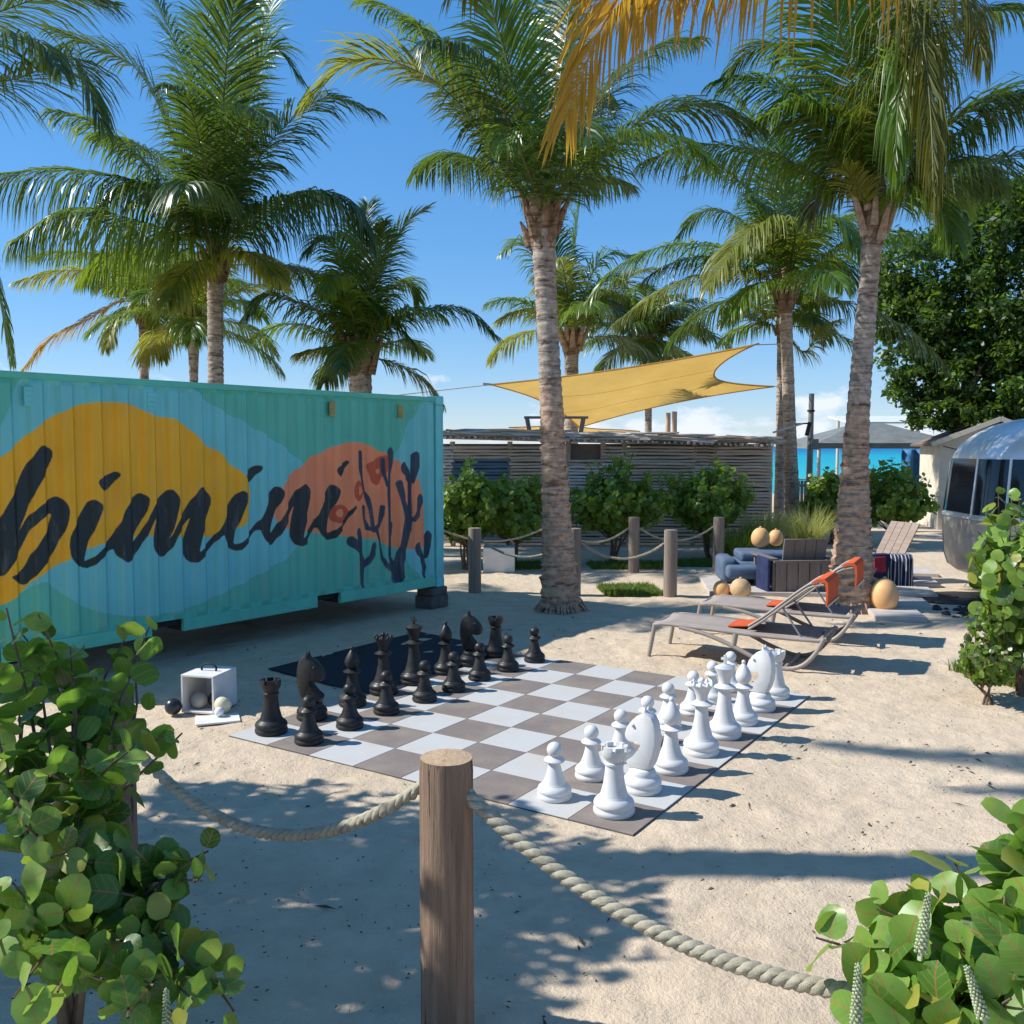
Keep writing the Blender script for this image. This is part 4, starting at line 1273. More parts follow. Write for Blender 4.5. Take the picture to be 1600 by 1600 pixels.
def palm(name_label, base, top, radii, fronds=(), rough_h=0.0, seed=1, rnd=None, near_=True, boots=9, boot_len=0.5, mid_=None, group='coconut palms round the yard', boot_mat='fibre', trunk_shift=None):
    base, top = Vector(base), Vector(top)
    t = thing('palm_tree', name_label, 'palm tree', tuple(base), 0, group)
    pts = [base - Vector((0, 0, 0.06))] + ([mid_] if mid_ else []) + [top]
    V, Q, MI = trunk_mesh(pts, radii, rough_h, seed, 'trunk', 39 if near_ else 14, 0.022 if near_ else 0.07)
    link('trunk', fast_mesh('trunk', V - np.array(base), Q, [M['bark_grey'], M['bark_brown']], rough_h <= 0, MI), t)
    if near_:
        gr_ = random.Random(seed + 5)
        rf = MB()
        for q in range(70):
            a = 2 * math.pi * q / 70 + gr_.uniform(-0.05, 0.05)
            r0 = radii[0] * gr_.uniform(0.86, 1.02)
            L_ = gr_.uniform(0.04, 0.12)
            rf.tube([(r0 * math.cos(a), r0 * math.sin(a), gr_.uniform(0.05, 0.16)), ((r0 + L_ * 0.5) * math.cos(a), (r0 + L_ * 0.5) * math.sin(a), 0.05), ((r0 + L_) * math.cos(a + 0.04), (r0 + L_) * math.sin(a + 0.04), -0.02)], [0.016, 0.014, 0.008], 5)
        part('roots', rf, M['bark_brown'], t, None, kind='stuff')
    # fibrous sheath under the crown
    rt = radii[-1]
    b = np.array(base)
    tp = np.array(top)
    g = random.Random(seed)
    f = MB()
    prof = [(rt * 1.0, -0.28), (rt * 1.12, -0.08), (rt * 1.28, 0.12), (rt * 1.2, 0.4), (rt * 0.75, 0.66), (rt * 0.3, 0.8)]
    f.lathe(prof, 14, tuple(tp - b))
    vv = f.v[0]
    for i in range(len(vv)):
        d = vv[i] - (tp - b)
        d[:2] *= g.uniform(0.85, 1.12)
        vv[i] = tp - b + d
    part('leaf_sheath', f, M['fibre'], t)
    for i in range(boots):
        a = i * 2.4 + seed
        e = g.uniform(0.9, 1.25)
        s = rt * 1.05
        z0 = -0.22 + 0.04 * i
        p0 = Vector(tp - b) + Vector((s * math.cos(a), s * math.sin(a), z0))
        L_ = boot_len * g.uniform(0.7, 1.2)
        p1 = p0 + Vector((math.cos(a) * L_ * 0.16, math.sin(a) * L_ * 0.16, L_ * 0.45))
        p2 = p0 + Vector((math.cos(a) * L_ * 0.34, math.sin(a) * L_ * 0.34, L_ * 0.8))
        part('leaf_base', MB().tube([p0, p1, p2], [rt * 0.46, rt * 0.3, rt * 0.1], 7), M[boot_mat], t, 50)
    c = tp + np.array([0, 0, 0.25])
    for q, fr in enumerate(fronds):
        pxs, Ys, opt = fr
        if Ys is None:
            ctr = [tuple(c + np.array([0, 0, -0.1]))] + list(pxs)
        else:
            ctr = [tuple(c + np.array([0, 0, -0.1]))] + [tuple(at(x, y, Yt)) for (x, y), Yt in zip(pxs, Ys)]
        path = spline(ctr, 26)
        o = dict(n=78, ll=0.78, w=0.045, grav=0.6, mat='frond_green', rw=0.032)
        o.update(opt)
        add_frond(t, base, path, seed=seed * 100 + q, **o)
    if rnd:
        o = dict(count=14, L=3.2, n=50, ll=0.7, w=0.05, grav=0.7, el=(-0.2, 1.25), mats=('frond_green', 'frond_dark', 'frond_lime'), rw=0.026, az=(0, 6.283), droop=1.1)
        o.update(rnd)
        gg = np.random.default_rng(seed)
        for q in range(o['count']):
            u = (q + 0.5) / o['count']
            el = o['el'][0] + (o['el'][1] - o['el'][0]) * u ** 0.8
            a0, a1 = o['az']
            az = a0 + ((q * 2.399963 + gg.uniform(-0.25, 0.25)) % 6.283185) / 6.283185 * (a1 - a0)
            L_ = o['L'] * gg.uniform(0.82, 1.12) * (0.85 if u > 0.9 else 1)
            path = arc(c + np.array([0, 0, -0.1]), az, el, L_, o['droop'] * gg.uniform(0.75, 1.25) * (1.15 - 0.35 * u))
            mt = o['mats'][int(gg.integers(0, len(o['mats'])))]
            if u < 0.16 and 'old' in o:
                mt = o['old']
            add_frond(t, base, path, o['n'], o['ll'], o['w'], o['grav'] * gg.uniform(0.8, 1.3), mt, seed * 50 + q, o['rw'])
    return t


def fr(pxs, y0, y1, **opt):
    return (pxs, list(np.linspace(y0, y1, len(pxs))), opt)


LONG = dict(n=84, ll=0.86, w=0.046)
palm('tall palm with scaly brown trunk standing between the container and the chess pieces',
     gnd(876, 954), at(848, 358, 12.75), [0.275, 0.225, 0.19, 0.17, 0.158, 0.147, 0.138, 0.145, 0.155], [
         fr([(790, 271), (728, 174), (654, 112), (557, 93), (478, 160)], 12.6, 11.9, mat='frond_lime', grav=0.35, vee=0.3, **LONG),
         fr([(826, 250), (809, 160), (776, 40), (735, -70)], 12.4, 11.6, mat='frond_green', grav=0.35, **LONG),
         fr([(878, 318), (906, 288), (964, 220), (1022, 178), (1096, 166), (1190, 200)], 12.8, 12.4, mat='frond_dark', grav=0.75, **LONG),
         fr([(862, 220), (880, 90), (905, -60), (960, -150)], 13.0, 13.4, mat='frond_dark', grav=0.45, **LONG),
         fr([(840, 240), (850, 120), (870, -20), (850, -150)], 12.9, 14.2, mat='frond_green', grav=0.4, **LONG),
         fr([(815, 300), (770, 210), (700, 110), (640, 30), (560, 0)], 13.2, 15.0, mat='frond_green', grav=0.6, **LONG),
         fr([(885, 280), (935, 160), (1010, 80), (1090, 60)], 13.2, 14.8, mat='frond_dark', grav=0.7, **LONG),
         fr([(838, 300), (815, 240), (800, 200), (790, 230)], 12.2, 10.8, mat='frond_green', grav=0.6, n=60, ll=0.6, w=0.042),
         fr([(862, 300), (890, 230), (905, 190), (925, 215)], 12.2, 10.6, mat='frond_dark', grav=0.6, n=60, ll=0.65, w=0.042),
         fr([(858, 330), (880, 300), (930, 280), (985, 290)], 13.0, 14.6, mat='frond_dark', grav=0.8, n=60, ll=0.7, w=0.045),
     ], rough_h=3.0, rnd=dict(count=5, L=3.4, n=80, ll=0.8, w=0.046, grav=0.9, el=(0.5, 1.2), az=(0.3, 5.6), mats=('frond_green', 'frond_dark', 'frond_green')), seed=3, boots=11, boot_len=0.55, mid_=at(862, 640, 12.7))

palm('tall palm with thick scaly trunk and pale leaf bases beside the sun loungers',
     gnd(1331, 952), at(1365, 352, 12.85), [0.30, 0.265, 0.215, 0.18, 0.15, 0.138, 0.132, 0.122, 0.138], [
         fr([(1352, 250), (1341, 175), (1324, 96), (1296, 0), (1250, -80)], 12.7, 11.8, mat='frond_green', grav=0.55, n=90, ll=1.15, w=0.05, vee=0.1),
         fr([(1374, 220), (1388, 80), (1412, -10), (1440, 50), (1455, 190), (1458, 300)], 12.5, 10.4, mat='frond_olive', grav=2.4, n=105, ll=1.2, w=0.032, spread=1.25, ragged=0.3),
         fr([(1380, 230), (1400, 120), (1420, 70), (1405, 150), (1398, 260)], 12.3, 10.8, mat='frond_green', grav=2.0, n=90, ll=1.0, w=0.032, spread=1.25, ragged=0.3),
         fr([(1385, 240), (1412, 110), (1455, 10), (1510, -10), (1535, 90)], 12.5, 10.9, mat='frond_olive', grav=2.2, n=90, ll=1.0, w=0.036),
         fr([(1400, 290), (1440, 235), (1490, 190), (1560, 150), (1640, 155)], 12.8, 12.2, mat='frond_dark', grav=0.7, **LONG),
         fr([(1395, 310), (1440, 270), (1500, 255), (1560, 290)], 12.9, 13.8, mat='frond_dark', grav=0.85, **LONG),
         fr([(1385, 330), (1420, 300), (1460, 310), (1490, 370)], 12.7, 11.9, mat='frond_green', grav=0.9, n=70, ll=0.75, w=0.045),
         fr([(1385, 200), (1420, 60), (1470, -60), (1560, -110)], 12.9, 13.4, mat='frond_dark', grav=0.5, **LONG),
         fr([(1360, 200), (1365, 60), (1350, -80)], 13.0, 13.8, mat='frond_green', grav=0.45, **LONG),
         fr([(1345, 250), (1310, 160), (1250, 90), (1190, 70), (1140, 110)], 13.1, 14.3, mat='frond_dark', grav=0.7, **LONG),
         fr([(1342, 270), (1300, 200), (1240, 165), (1180, 190)], 12.9, 12.4, mat='frond_green', grav=0.75, **LONG),
         fr([(1352, 318), (1336, 288), (1318, 258)], 12.7, 12.3, mat='frond_lime', grav=0.3, n=34, ll=0.42, w=0.04, start=0.05),
         fr([(1345, 300), (1320, 285), (1290, 300), (1262, 340)], 12.9, 13.6, mat='frond_dark', grav=0.85, n=60, ll=0.65, w=0.042),
         fr([(1400, 180), (1450, 80), (1530, 20), (1620, 20)], 13.0, 14.0, mat='frond_dark', grav=0.6, **LONG),
     ], rough_h=2.8, rnd=dict(count=6, L=3.5, n=80, ll=0.85, w=0.046, grav=1.0, el=(0.25, 1.15), az=(-0.9, 3.6), mats=('frond_green', 'frond_dark', 'frond_dark')), seed=5, boots=13, boot_len=0.75, mid_=at(1338, 690, 12.8), boot_mat='boot')

# palm behind the loungers, with a thinner one in line with it
palm('mid distance palm with grey ringed trunk rising from the ornamental grass',
     gnd(1240, 841), at(1227, 470, 21.5), [0.23, 0.175, 0.155, 0.145, 0.14, 0.15], [
         fr([(1238, 395), (1240, 355), (1195, 345), (1145, 385), (1107, 450)], 21.0, 18.8, mat='frond_lime', grav=0.75, n=80, ll=1.1, w=0.06),
         fr([(1250, 385), (1275, 345), (1315, 345), (1345, 395)], 21.0, 19.5, mat='frond_green', grav=0.9, n=70, ll=1.0, w=0.06),
         fr([(1190, 410), (1120, 385), (1040, 384), (960, 420), (918, 470)], 21.4, 20.8, mat='frond_green', grav=0.85, n=80, ll=1.0, w=0.06),
         fr([(1190, 430), (1120, 425), (1040, 450), (960, 505)], 21.2, 19.8, mat='frond_lime', grav=0.9, n=70, ll=0.9, w=0.06),
         fr([(1270, 420), (1310, 410), (1335, 440)], 21.8, 22.0, mat='frond_dark', grav=0.9, n=60, ll=0.9, w=0.06),
         fr([(1205, 370), (1170, 300), (1120, 260), (1070, 275)], 21.8, 22.5, mat='frond_dark', grav=0.7, n=70, ll=1.0, w=0.06),
         fr([(1215, 360), (1200, 270), (1185, 200), (1150, 150)], 22.0, 23.0, mat='frond_dark', grav=0.5, n=70, ll=1.0, w=0.06),
         fr([(1235, 360), (1250, 280), (1290, 220)], 22.2, 23.5, mat='frond_dark', grav=0.6, n=70, ll=1.0, w=0.06),
         fr([(1225, 350), (1225, 270), (1215, 190)], 21.6, 22.0, mat='frond_green', grav=0.5, n=70, ll=1.0, w=0.06),
         fr([(1200, 390), (1150, 340), (1100, 330), (1060, 370)], 22.2, 23.6, mat='frond_dark', grav=0.8, n=60, ll=0.9, w=0.06),
         fr([(1255, 400), (1300, 350), (1340, 330)], 22.4, 24.0, mat='frond_green', grav=0.8, n=60, ll=0.9, w=0.06),
         fr([(1205, 440), (1165, 455), (1135, 500)], 21.0, 20.0, mat='frond_green', grav=0.9, n=50, ll=0.8, w=0.055),
     ], seed=8, near_=False, boots=10, boot_len=0.9, rnd=dict(count=8, L=3.6, n=60, ll=0.95, w=0.056, grav=1.0, el=(-0.2, 1.0), mats=('frond_green', 'frond_dark')))
palm('thin grey palm trunk just left of the mid distance palm',
     (6.95, 24.5, 0), at(1221, 520, 24.5), [0.15, 0.125, 0.11, 0.105, 0.11], [
         fr([(1190, 505), (1160, 490), (1135, 500)], 24.4, 23.8, mat='frond_dark', grav=0.7, n=44, ll=0.8, w=0.06),
         fr([(1255, 550), (1285, 515), (1312, 500)], 24.4, 23.8, mat='frond_lime', grav=0.7, n=44, ll=0.7, w=0.06),
         fr([(1240, 500), (1265, 490), (1290, 530)], 24.8, 25.5, mat='frond_dark', grav=0.7, n=44, ll=0.8, w=0.06),
     ], seed=12, near_=False, boots=6, rnd=dict(count=8, L=2.0, n=40, ll=0.7, w=0.06, el=(-0.1, 1.2)))
palm('palm rising behind the yellow shade sail at its left half',
     (1.7, 27, 0), at(893, 540, 27), [0.25, 0.21, 0.19, 0.185, 0.21], [
         fr([(850, 430), (815, 375), (785, 395)], 26.8, 26.0, mat='frond_green', grav=0.7, n=50, ll=0.9, w=0.065),
         fr([(850, 495), (815, 485), (780, 500)], 26.8, 26.0, mat='frond_lime', grav=0.7, n=50, ll=0.9, w=0.065),
         fr([(895, 430), (900, 370), (905, 320)], 27.0, 27.0, mat='frond_dark', grav=0.5, n=50, ll=1.0, w=0.065),
         fr([(920, 440), (945, 400), (985, 400), (1000, 395)], 26.8, 26.4, mat='frond_green', grav=0.7, n=50, ll=1.0, w=0.065),
         fr([(875, 420), (862, 360), (870, 330)], 26.8, 26.0, mat='frond_dark', grav=0.6, n=50, ll=1.0, w=0.065),
         fr([(915, 480), (950, 470), (985, 510)], 26.6, 25.8, mat='frond_dark', grav=0.9, n=50, ll=0.9, w=0.065),
     ], seed=14, near_=False, boots=10, boot_len=0.9, boot_mat='boot', rnd=dict(count=10, L=3.2, n=46, ll=0.9, w=0.065, el=(0.1, 1.35)))
palm('bushy palm above the middle of the yellow shade sail',
     (4.32, 30, 0), at(1014, 545, 30), [0.16, 0.13, 0.115, 0.11, 0.14], [
         fr([(1050, 500), (1075, 485), (1098, 530)], 29.6, 29.0, mat='frond_lime', grav=0.6, n=46, ll=0.9, w=0.07),
         fr([(970, 480), (940, 470), (920, 520)], 29.6, 29.0, mat='frond_dark', grav=0.8, n=46, ll=0.9, w=0.07),
     ], seed=17, near_=False, boots=8, rnd=dict(count=18, L=2.6, n=46, ll=0.95, w=0.07, el=(-0.15, 1.3), mats=('frond_dark', 'frond_green')))
palm('big palm with dark crown rising behind the left part of the container',
     (-5.98, 19, 0), at(336, 428, 19), [0.22, 0.18, 0.16, 0.15, 0.155], [
         fr([(300, 330), (232, 290), (116, 264), (0, 272), (-70, 300)], 18.4, 17.0, mat='frond_dark', grav=1.9, n=100, ll=1.45, w=0.05),
         fr([(300, 375), (215, 345), (110, 325), (20, 375)], 18.2, 16.2, mat='frond_green', grav=2.0, n=96, ll=1.4, w=0.06),
         fr([(306, 305), (271, 217), (217, 112), (155, 77), (80, 45)], 18.9, 18.4, mat='frond_dark', grav=0.5, n=84, ll=1.1, w=0.058),
         fr([(318, 232), (287, 97), (232, -20), (190, -80)], 19.0, 19.3, mat='frond_dark', grav=0.45, n=84, ll=1.1, w=0.058),
         fr([(337, 300), (347, 180), (358, 60), (375, -60)], 18.4, 17.0, mat='frond_dark', grav=0.35, vee=0.1, n=96, ll=1.1, w=0.06),
         fr([(355, 300), (378, 200), (403, 110), (426, 72), (466, 118)], 19.1, 19.0, mat='frond_dark', grav=0.5, n=84, ll=1.1, w=0.058),
         fr([(368, 310), (400, 255), (438, 205), (504, 155), (585, 172)], 19.0, 18.4, mat='frond_dark', grav=0.6, n=84, ll=1.1, w=0.058),
         fr([(368, 362), (407, 322), (484, 298), (548, 312), (580, 372)], 18.6, 17.6, mat='frond_dark', grav=1.9, n=96, ll=1.3, w=0.06),
         fr([(368, 395), (400, 400), (432, 432)], 18.7, 17.9, mat='frond_lime', grav=0.8, n=60, ll=0.9, w=0.06),
         fr([(310, 410), (285, 430), (262, 470)], 18.4, 17.3, mat='frond_lime', grav=0.8, n=60, ll=0.9, w=0.06),
         fr([(326, 260), (318, 120), (325, 0), (310, -80)], 19.6, 21.2, mat='frond_green', grav=0.5, n=84, ll=1.1, w=0.058),
         fr([(350, 250), (385, 130), (420, 20), (440, -60)], 19.6, 21.0, mat='frond_green', grav=0.5, n=84, ll=1.1, w=0.058),
         fr([(312, 330), (270, 270), (215, 225), (150, 210)], 19.8, 22.1, mat='frond_dark', grav=0.7, n=84, ll=1.1, w=0.058),
         fr([(300, 345), (255, 305), (200, 290), (150, 330)], 18.7, 17.6, mat='frond_green', grav=0.9, n=84, ll=1.1, w=0.058),
         fr([(330, 310), (310, 215), (290, 150), (255, 130)], 17.9, 15.6, mat='frond_dark', grav=0.6, n=80, ll=0.9, w=0.055),
         fr([(350, 290), (372, 200), (392, 170), (425, 190)], 18.0, 15.9, mat='frond_dark', grav=0.6, n=80, ll=0.9, w=0.055),
     ], seed=21, boots=13, boot_len=0.6, rnd=dict(count=5, L=4.4, n=80, ll=1.05, w=0.056, grav=1.0, el=(-0.1, 1.15), mats=('frond_green', 'frond_dark', 'frond_dark')))
palm('smaller palm with yellowing fronds at the far left behind the container',
     (-9.8, 25.2, 0), at(224, 498, 25.2), [0.16, 0.135, 0.122, 0.118, 0.125], [
         fr([(190, 455), (140, 425), (85, 425), (25, 440)], 25.0, 24.3, mat='frond_lime', grav=0.8, n=60, ll=0.90, w=0.062),
         fr([(194, 470), (136, 500), (80, 530), (38, 575)], 24.8, 23.9, mat='frond_yellow', grav=0.6, n=60, ll=0.85, w=0.062, old=True),
         fr([(200, 440), (160, 400), (100, 395), (50, 400)], 25.4, 25.9, mat='frond_green', grav=0.8, n=60, ll=0.90, w=0.062),
         fr([(238, 470), (246, 500), (255, 560)], 24.8, 24.3, mat='frond_lime', grav=0.9, n=50, ll=0.68, w=0.062),
         fr([(215, 420), (215, 380), (195, 350)], 25.4, 25.9, mat='frond_green', grav=0.6, n=50, ll=0.90, w=0.062),
         fr([(205, 480), (180, 500), (165, 545)], 24.5, 23.7, mat='frond_lime', grav=0.9, n=50, ll=0.68, w=0.062),
         fr([(245, 430), (275, 400), (300, 410)], 25.2, 24.8, mat='frond_green', grav=0.8, n=50, ll=0.90, w=0.062),
     ], seed=24, near_=False, boots=8, boot_len=0.6, rnd=dict(count=5, L=2.3, n=46, ll=0.85, w=0.062, el=(0.4, 1.3)))
palm('short palm with a brown shaggy trunk next to the big palm behind the container',
     (-7.75, 23, 0), at(302, 512, 23), [0.14, 0.115, 0.1, 0.1, 0.15], [], seed=27, near_=False, boots=12, boot_len=0.7,
     rnd=dict(count=15, L=2.6, n=50, ll=0.9, w=0.06, el=(-0.3, 1.3), mats=('frond_lime', 'frond_green', 'frond_green')))
palm('young stout palm standing behind the right half of the container',
     (-3.2, 20.0, 0), at(563, 568, 20), [0.32, 0.28, 0.25, 0.24, 0.24], [
         fr([(590, 512), (629, 494), (716, 480), (776, 525)], 19.9, 19.2, mat='frond_dark', grav=0.8, n=70, ll=0.74, w=0.055),
         fr([(578, 468), (610, 390), (640, 345), (668, 325)], 20.0, 20.0, mat='frond_dark', grav=0.3, n=70, ll=0.74, w=0.055),
         fr([(530, 505), (470, 475), (420, 460), (385, 492)], 19.6, 18.7, mat='frond_dark', grav=0.85, n=70, ll=0.84, w=0.055),
         fr([(548, 470), (530, 390), (505, 372), (478, 395)], 19.6, 18.7, mat='frond_green', grav=0.6, n=70, ll=0.84, w=0.055),
         fr([(535, 545), (505, 545), (468, 552)], 19.6, 18.9, mat='frond_lime', grav=0.7, n=60, ll=0.66, w=0.055),
         fr([(562, 450), (565, 370), (575, 320)], 20.1, 20.6, mat='frond_dark', grav=0.4, n=70, ll=0.90, w=0.055),
         fr([(570, 470), (595, 390), (600, 345)], 19.4, 18.1, mat='frond_dark', grav=0.5, n=70, ll=0.84, w=0.055),
         fr([(540, 480), (495, 430), (455, 420), (425, 450)], 20.1, 20.6, mat='frond_green', grav=0.8, n=70, ll=0.84, w=0.055),
         fr([(580, 500), (610, 450), (640, 440), (655, 470)], 20.4, 21.3, mat='frond_green', grav=0.8, n=70, ll=0.84, w=0.055),
         fr([(550, 490), (530, 440), (522, 430), (505, 460)], 19.2, 17.7, mat='frond_green', grav=0.8, n=70, ll=0.72, w=0.055),
     ], seed=31, near_=False, boots=14, boot_len=0.8, rnd=dict(count=8, L=2.4, n=50, ll=0.78, w=0.055, el=(-0.25, 1.2), mats=('frond_dark', 'frond_green')))
palm('palm at the left edge of the picture whose dark fronds reach into the sky',
     (-8.9, 13.2, 0), (-8.8, 13.2, 6.7), [0.2, 0.17, 0.155, 0.15, 0.155], [
         fr([(-120, 120), (0, 128), (72, 105), (118, 92), (160, 195)], 13.0, 12.5, mat='frond_dark', grav=0.65, n=90, ll=1.0, w=0.046),
         fr([(-120, 60), (0, 18), (90, -8), (180, 8)], 13.2, 13.2, mat='frond_dark', grav=0.5, n=90, ll=1.0, w=0.046),
         fr([(-120, 200), (-40, 330), (0, 470), (17, 562)], 13.4, 13.9, mat='frond_green', grav=0.7, n=80, ll=0.6, w=0.046),
         fr([(-100, 100), (-20, 60), (60, 65), (95, 110)], 12.6, 11.6, mat='frond_dark', grav=0.8, n=80, ll=0.9, w=0.046),
     ], seed=35, boots=8, rnd=dict(count=10, L=3.6, n=60, ll=0.85, w=0.048, el=(-0.2, 1.1), az=(1.8, 5.2)))
palm('very tall slender palm left of the picture that throws the long straight shadow',
     (-6.3, 4.75, 0), (-6.3, 5.66, 12.4), [0.2, 0.18, 0.17, 0.165, 0.16], [
         ([(-7.4, 6.1, 13.0), (-8.8, 6.85, 12.8), (-10.4, 7.65, 12.0)], None, dict(mat='frond_green', grav=1.0, n=60, ll=0.6, w=0.05)),
         ([(-7.3, 5.95, 13.0), (-8.5, 6.35, 12.8), (-9.9, 6.72, 12.1)], None, dict(mat='frond_green', grav=1.0, n=60, ll=0.5, w=0.05)),
     ], seed=38, boots=8, near_=False,
     rnd=dict(count=10, L=4.0, n=46, ll=0.8, w=0.06, el=(0.0, 1.1), az=(-1.3, 1.3)))
palm('palm beside the viewer with yellowing fronds hanging into the top of the picture',
     (3.3, 1.3, 0), (3.2, 1.35, 5.2), [0.22, 0.19, 0.17, 0.165, 0.17], [
         ([(1250, -420), (1100, -210), (1005, -70), (932, 60), (884, 185)], [3.2, 4.2, 4.7, 5.0, 5.2], dict(mat='frond_yellow', grav=0.55, n=100, ll=0.84, w=0.036, old=True, rw=0.024, vee=0.12)),
         ([(1480, -420), (1300, -190), (1150, -95), (1030, -40), (975, 20)], [3.5, 4.3, 4.8, 5.1, 5.3], dict(mat='frond_yellow', grav=1.1, n=105, ll=0.88, w=0.036, old=True, rw=0.024)),
         ([(1060, -430), (890, -260), (785, -120), (722, -30)], [3.3, 4.2, 4.8, 5.1], dict(mat='frond_olive', grav=1.1, n=90, ll=0.7, w=0.034, rw=0.024)),
     ], seed=41, boots=8, rnd=dict(count=7, L=3.2, n=56, ll=0.75, w=0.045, el=(0.0, 1.1), az=(3.6, 6.6)))

# broad-leaved tree left of the picture: its crown dapples the sand at the bottom left
def leafy_tree(label, base, blobs, leaf, mats, per, seed, trunk_r, limbs, group=None, name='broadleaf_tree', flat=0.5):
    base = Vector(base)
    t = thing(name, label, 'tree', tuple(base), 0, group)
    g = np.random.default_rng(seed)
    VV, QQ, MM, off = [], [], [], 0
    for (c, r, sq) in blobs:
        k = int(per * r * r)
        d = g.normal(0, 1, (k, 3))
        d /= np.linalg.norm(d, axis=1)[:, None]
        rad = r * g.uniform(0.35, 1.0, k) ** 0.6
        # clumps: pull leaves towards a few dozen centres so that gaps open between them
        nc = max(8, int(26 * r))
        cd = g.normal(0, 1, (nc, 3))
        cd /= np.linalg.norm(cd, axis=1)[:, None]
        cen = cd * (r * g.uniform(0.45, 0.95, nc))[:, None]
        which = g.integers(0, nc, k)
        P = cen[which] + g.normal(0, 0.14 * max(0.8, r ** 0.5), (k, 3))
        P[:, 2] *= sq
        P += np.array(c)
        nrm = d * 0.5 + np.array([0, 0, flat]) + g.normal(0, 0.5, (k, 3))
        nrm /= np.linalg.norm(nrm, axis=1)[:, None]
        a = np.cross(nrm, g.normal(0, 1, (k, 3)))
        a /= np.linalg.norm(a, axis=1)[:, None]
        b = np.cross(nrm, a)
        s = leaf * g.uniform(0.6, 1.25, k)[:, None]
        q = np.stack([P - a * s, P - b * s * 0.55 + nrm * s * 0.12, P + a * s, P + b * s * 0.55 + nrm * s * 0.12], 1)
        VV.append(q.reshape(-1, 3))
        QQ.append(np.arange(k * 4).reshape(k, 4) + off)
        MM.append((g.uniform(0, 1, k) < 0.22).astype(int) if len(mats) > 1 else np.zeros(k, int))
        off += 4 * k
    link('crown', fast_mesh('crown', np.concatenate(VV) - np.array(base), np.concatenate(QQ), [M[m] for m in mats], False, np.concatenate(MM)), t, kind='stuff')
    f0 = Vector(limbs[0])
    part('trunk', MB().tube([Vector((0, 0, -0.1)), (f0 - base) * 0.5, f0 - base], [trunk_r * 1.25, trunk_r, trunk_r * 0.8], 12, True, 0, 0.06), M['bark_grey'], t, 60)
    for l in limbs[1:]:
        l = Vector(l)
        m = f0.lerp(l, 0.5) + Vector((0, 0, 0.15))
        part('limb', MB().tube([f0 - base, m - base, l - base], [trunk_r * 0.6, trunk_r * 0.35, trunk_r * 0.1], 8), M['bark_grey'], t, 60)
    return t


leafy_tree('broad leaved tree left of the picture that shades the sand in front', (-5.3, 3.9, 0),
           [((-5.7, 4.30, 3.7), 1.2, 0.7), ((-4.95, 4.90, 3.6), 1.1, 0.7), ((-5.75, 5.50, 3.6), 0.95, 0.7), ((-4.5, 4.20, 3.5), 1.0, 0.7), ((-4.3, 3.20, 3.2), 0.95, 0.7), ((-6.5, 4.90, 3.7), 1.1, 0.7), ((-5.2, 3.20, 3.3), 1.0, 0.7),
            ((-4.2, 5.30, 3.6), 0.8, 0.7), ((-3.85, 4.60, 3.6), 0.75, 0.7)],
           0.085, ('grape_leaf', 'grape_young'), 1100, 71, 0.16, [(-5.2, 4.0, 2.2), (-4.95, 4.6, 3.5), (-5.8, 5.0, 3.5), (-3.9, 3.9, 3.5), (-5.5, 4.0, 4.0), (-4.4, 2.8, 3.1)])
leafy_tree('large dark broad leaved tree towering behind the trailer', (12.9, 27.5, 0),
           [((11.9, 27, 7.1), 1.9, 0.9), ((11.6, 26.0, 3.1), 0.9, 0.6), ((13.0, 25.5, 2.9), 1.2, 0.6), ((14.6, 25.4, 3.0), 1.4, 0.6), ((16.2, 25.5, 3.4), 1.5, 0.7), ((12.2, 26.3, 4.8), 1.2, 0.8), ((13.8, 26.0, 4.9), 1.4, 0.8), ((13.4, 26.5, 7.9), 2.0, 0.9), ((11.2, 26.5, 5.4), 1.5, 0.8), ((13.0, 26.0, 5.6), 2.0, 0.85), ((15.0, 26.5, 6.4), 2.3, 0.9), ((11.3, 26.2, 3.9), 0.9, 0.7),
            ((12.7, 25.7, 3.9), 1.4, 0.7), ((14.6, 25.6, 4.3), 1.6, 0.75), ((16.6, 26, 5.0), 2.0, 0.9), ((14.6, 27, 8.7), 1.6, 0.8), ((11.0, 26.8, 6.4), 1.0, 0.8), ((16.8, 26.5, 7.2), 2.0, 0.9)],
           0.10, ('tree_leaf', 'bush_leaf'), 1500, 73, 0.32, [(12.9, 27.3, 2.9), (11.9, 27, 6.8), (13.4, 26.6, 7.6), (15.0, 26.6, 6.2), (11.3, 26.6, 5.2), (14.6, 25.8, 4.3), (12.8, 25.9, 4.4)])


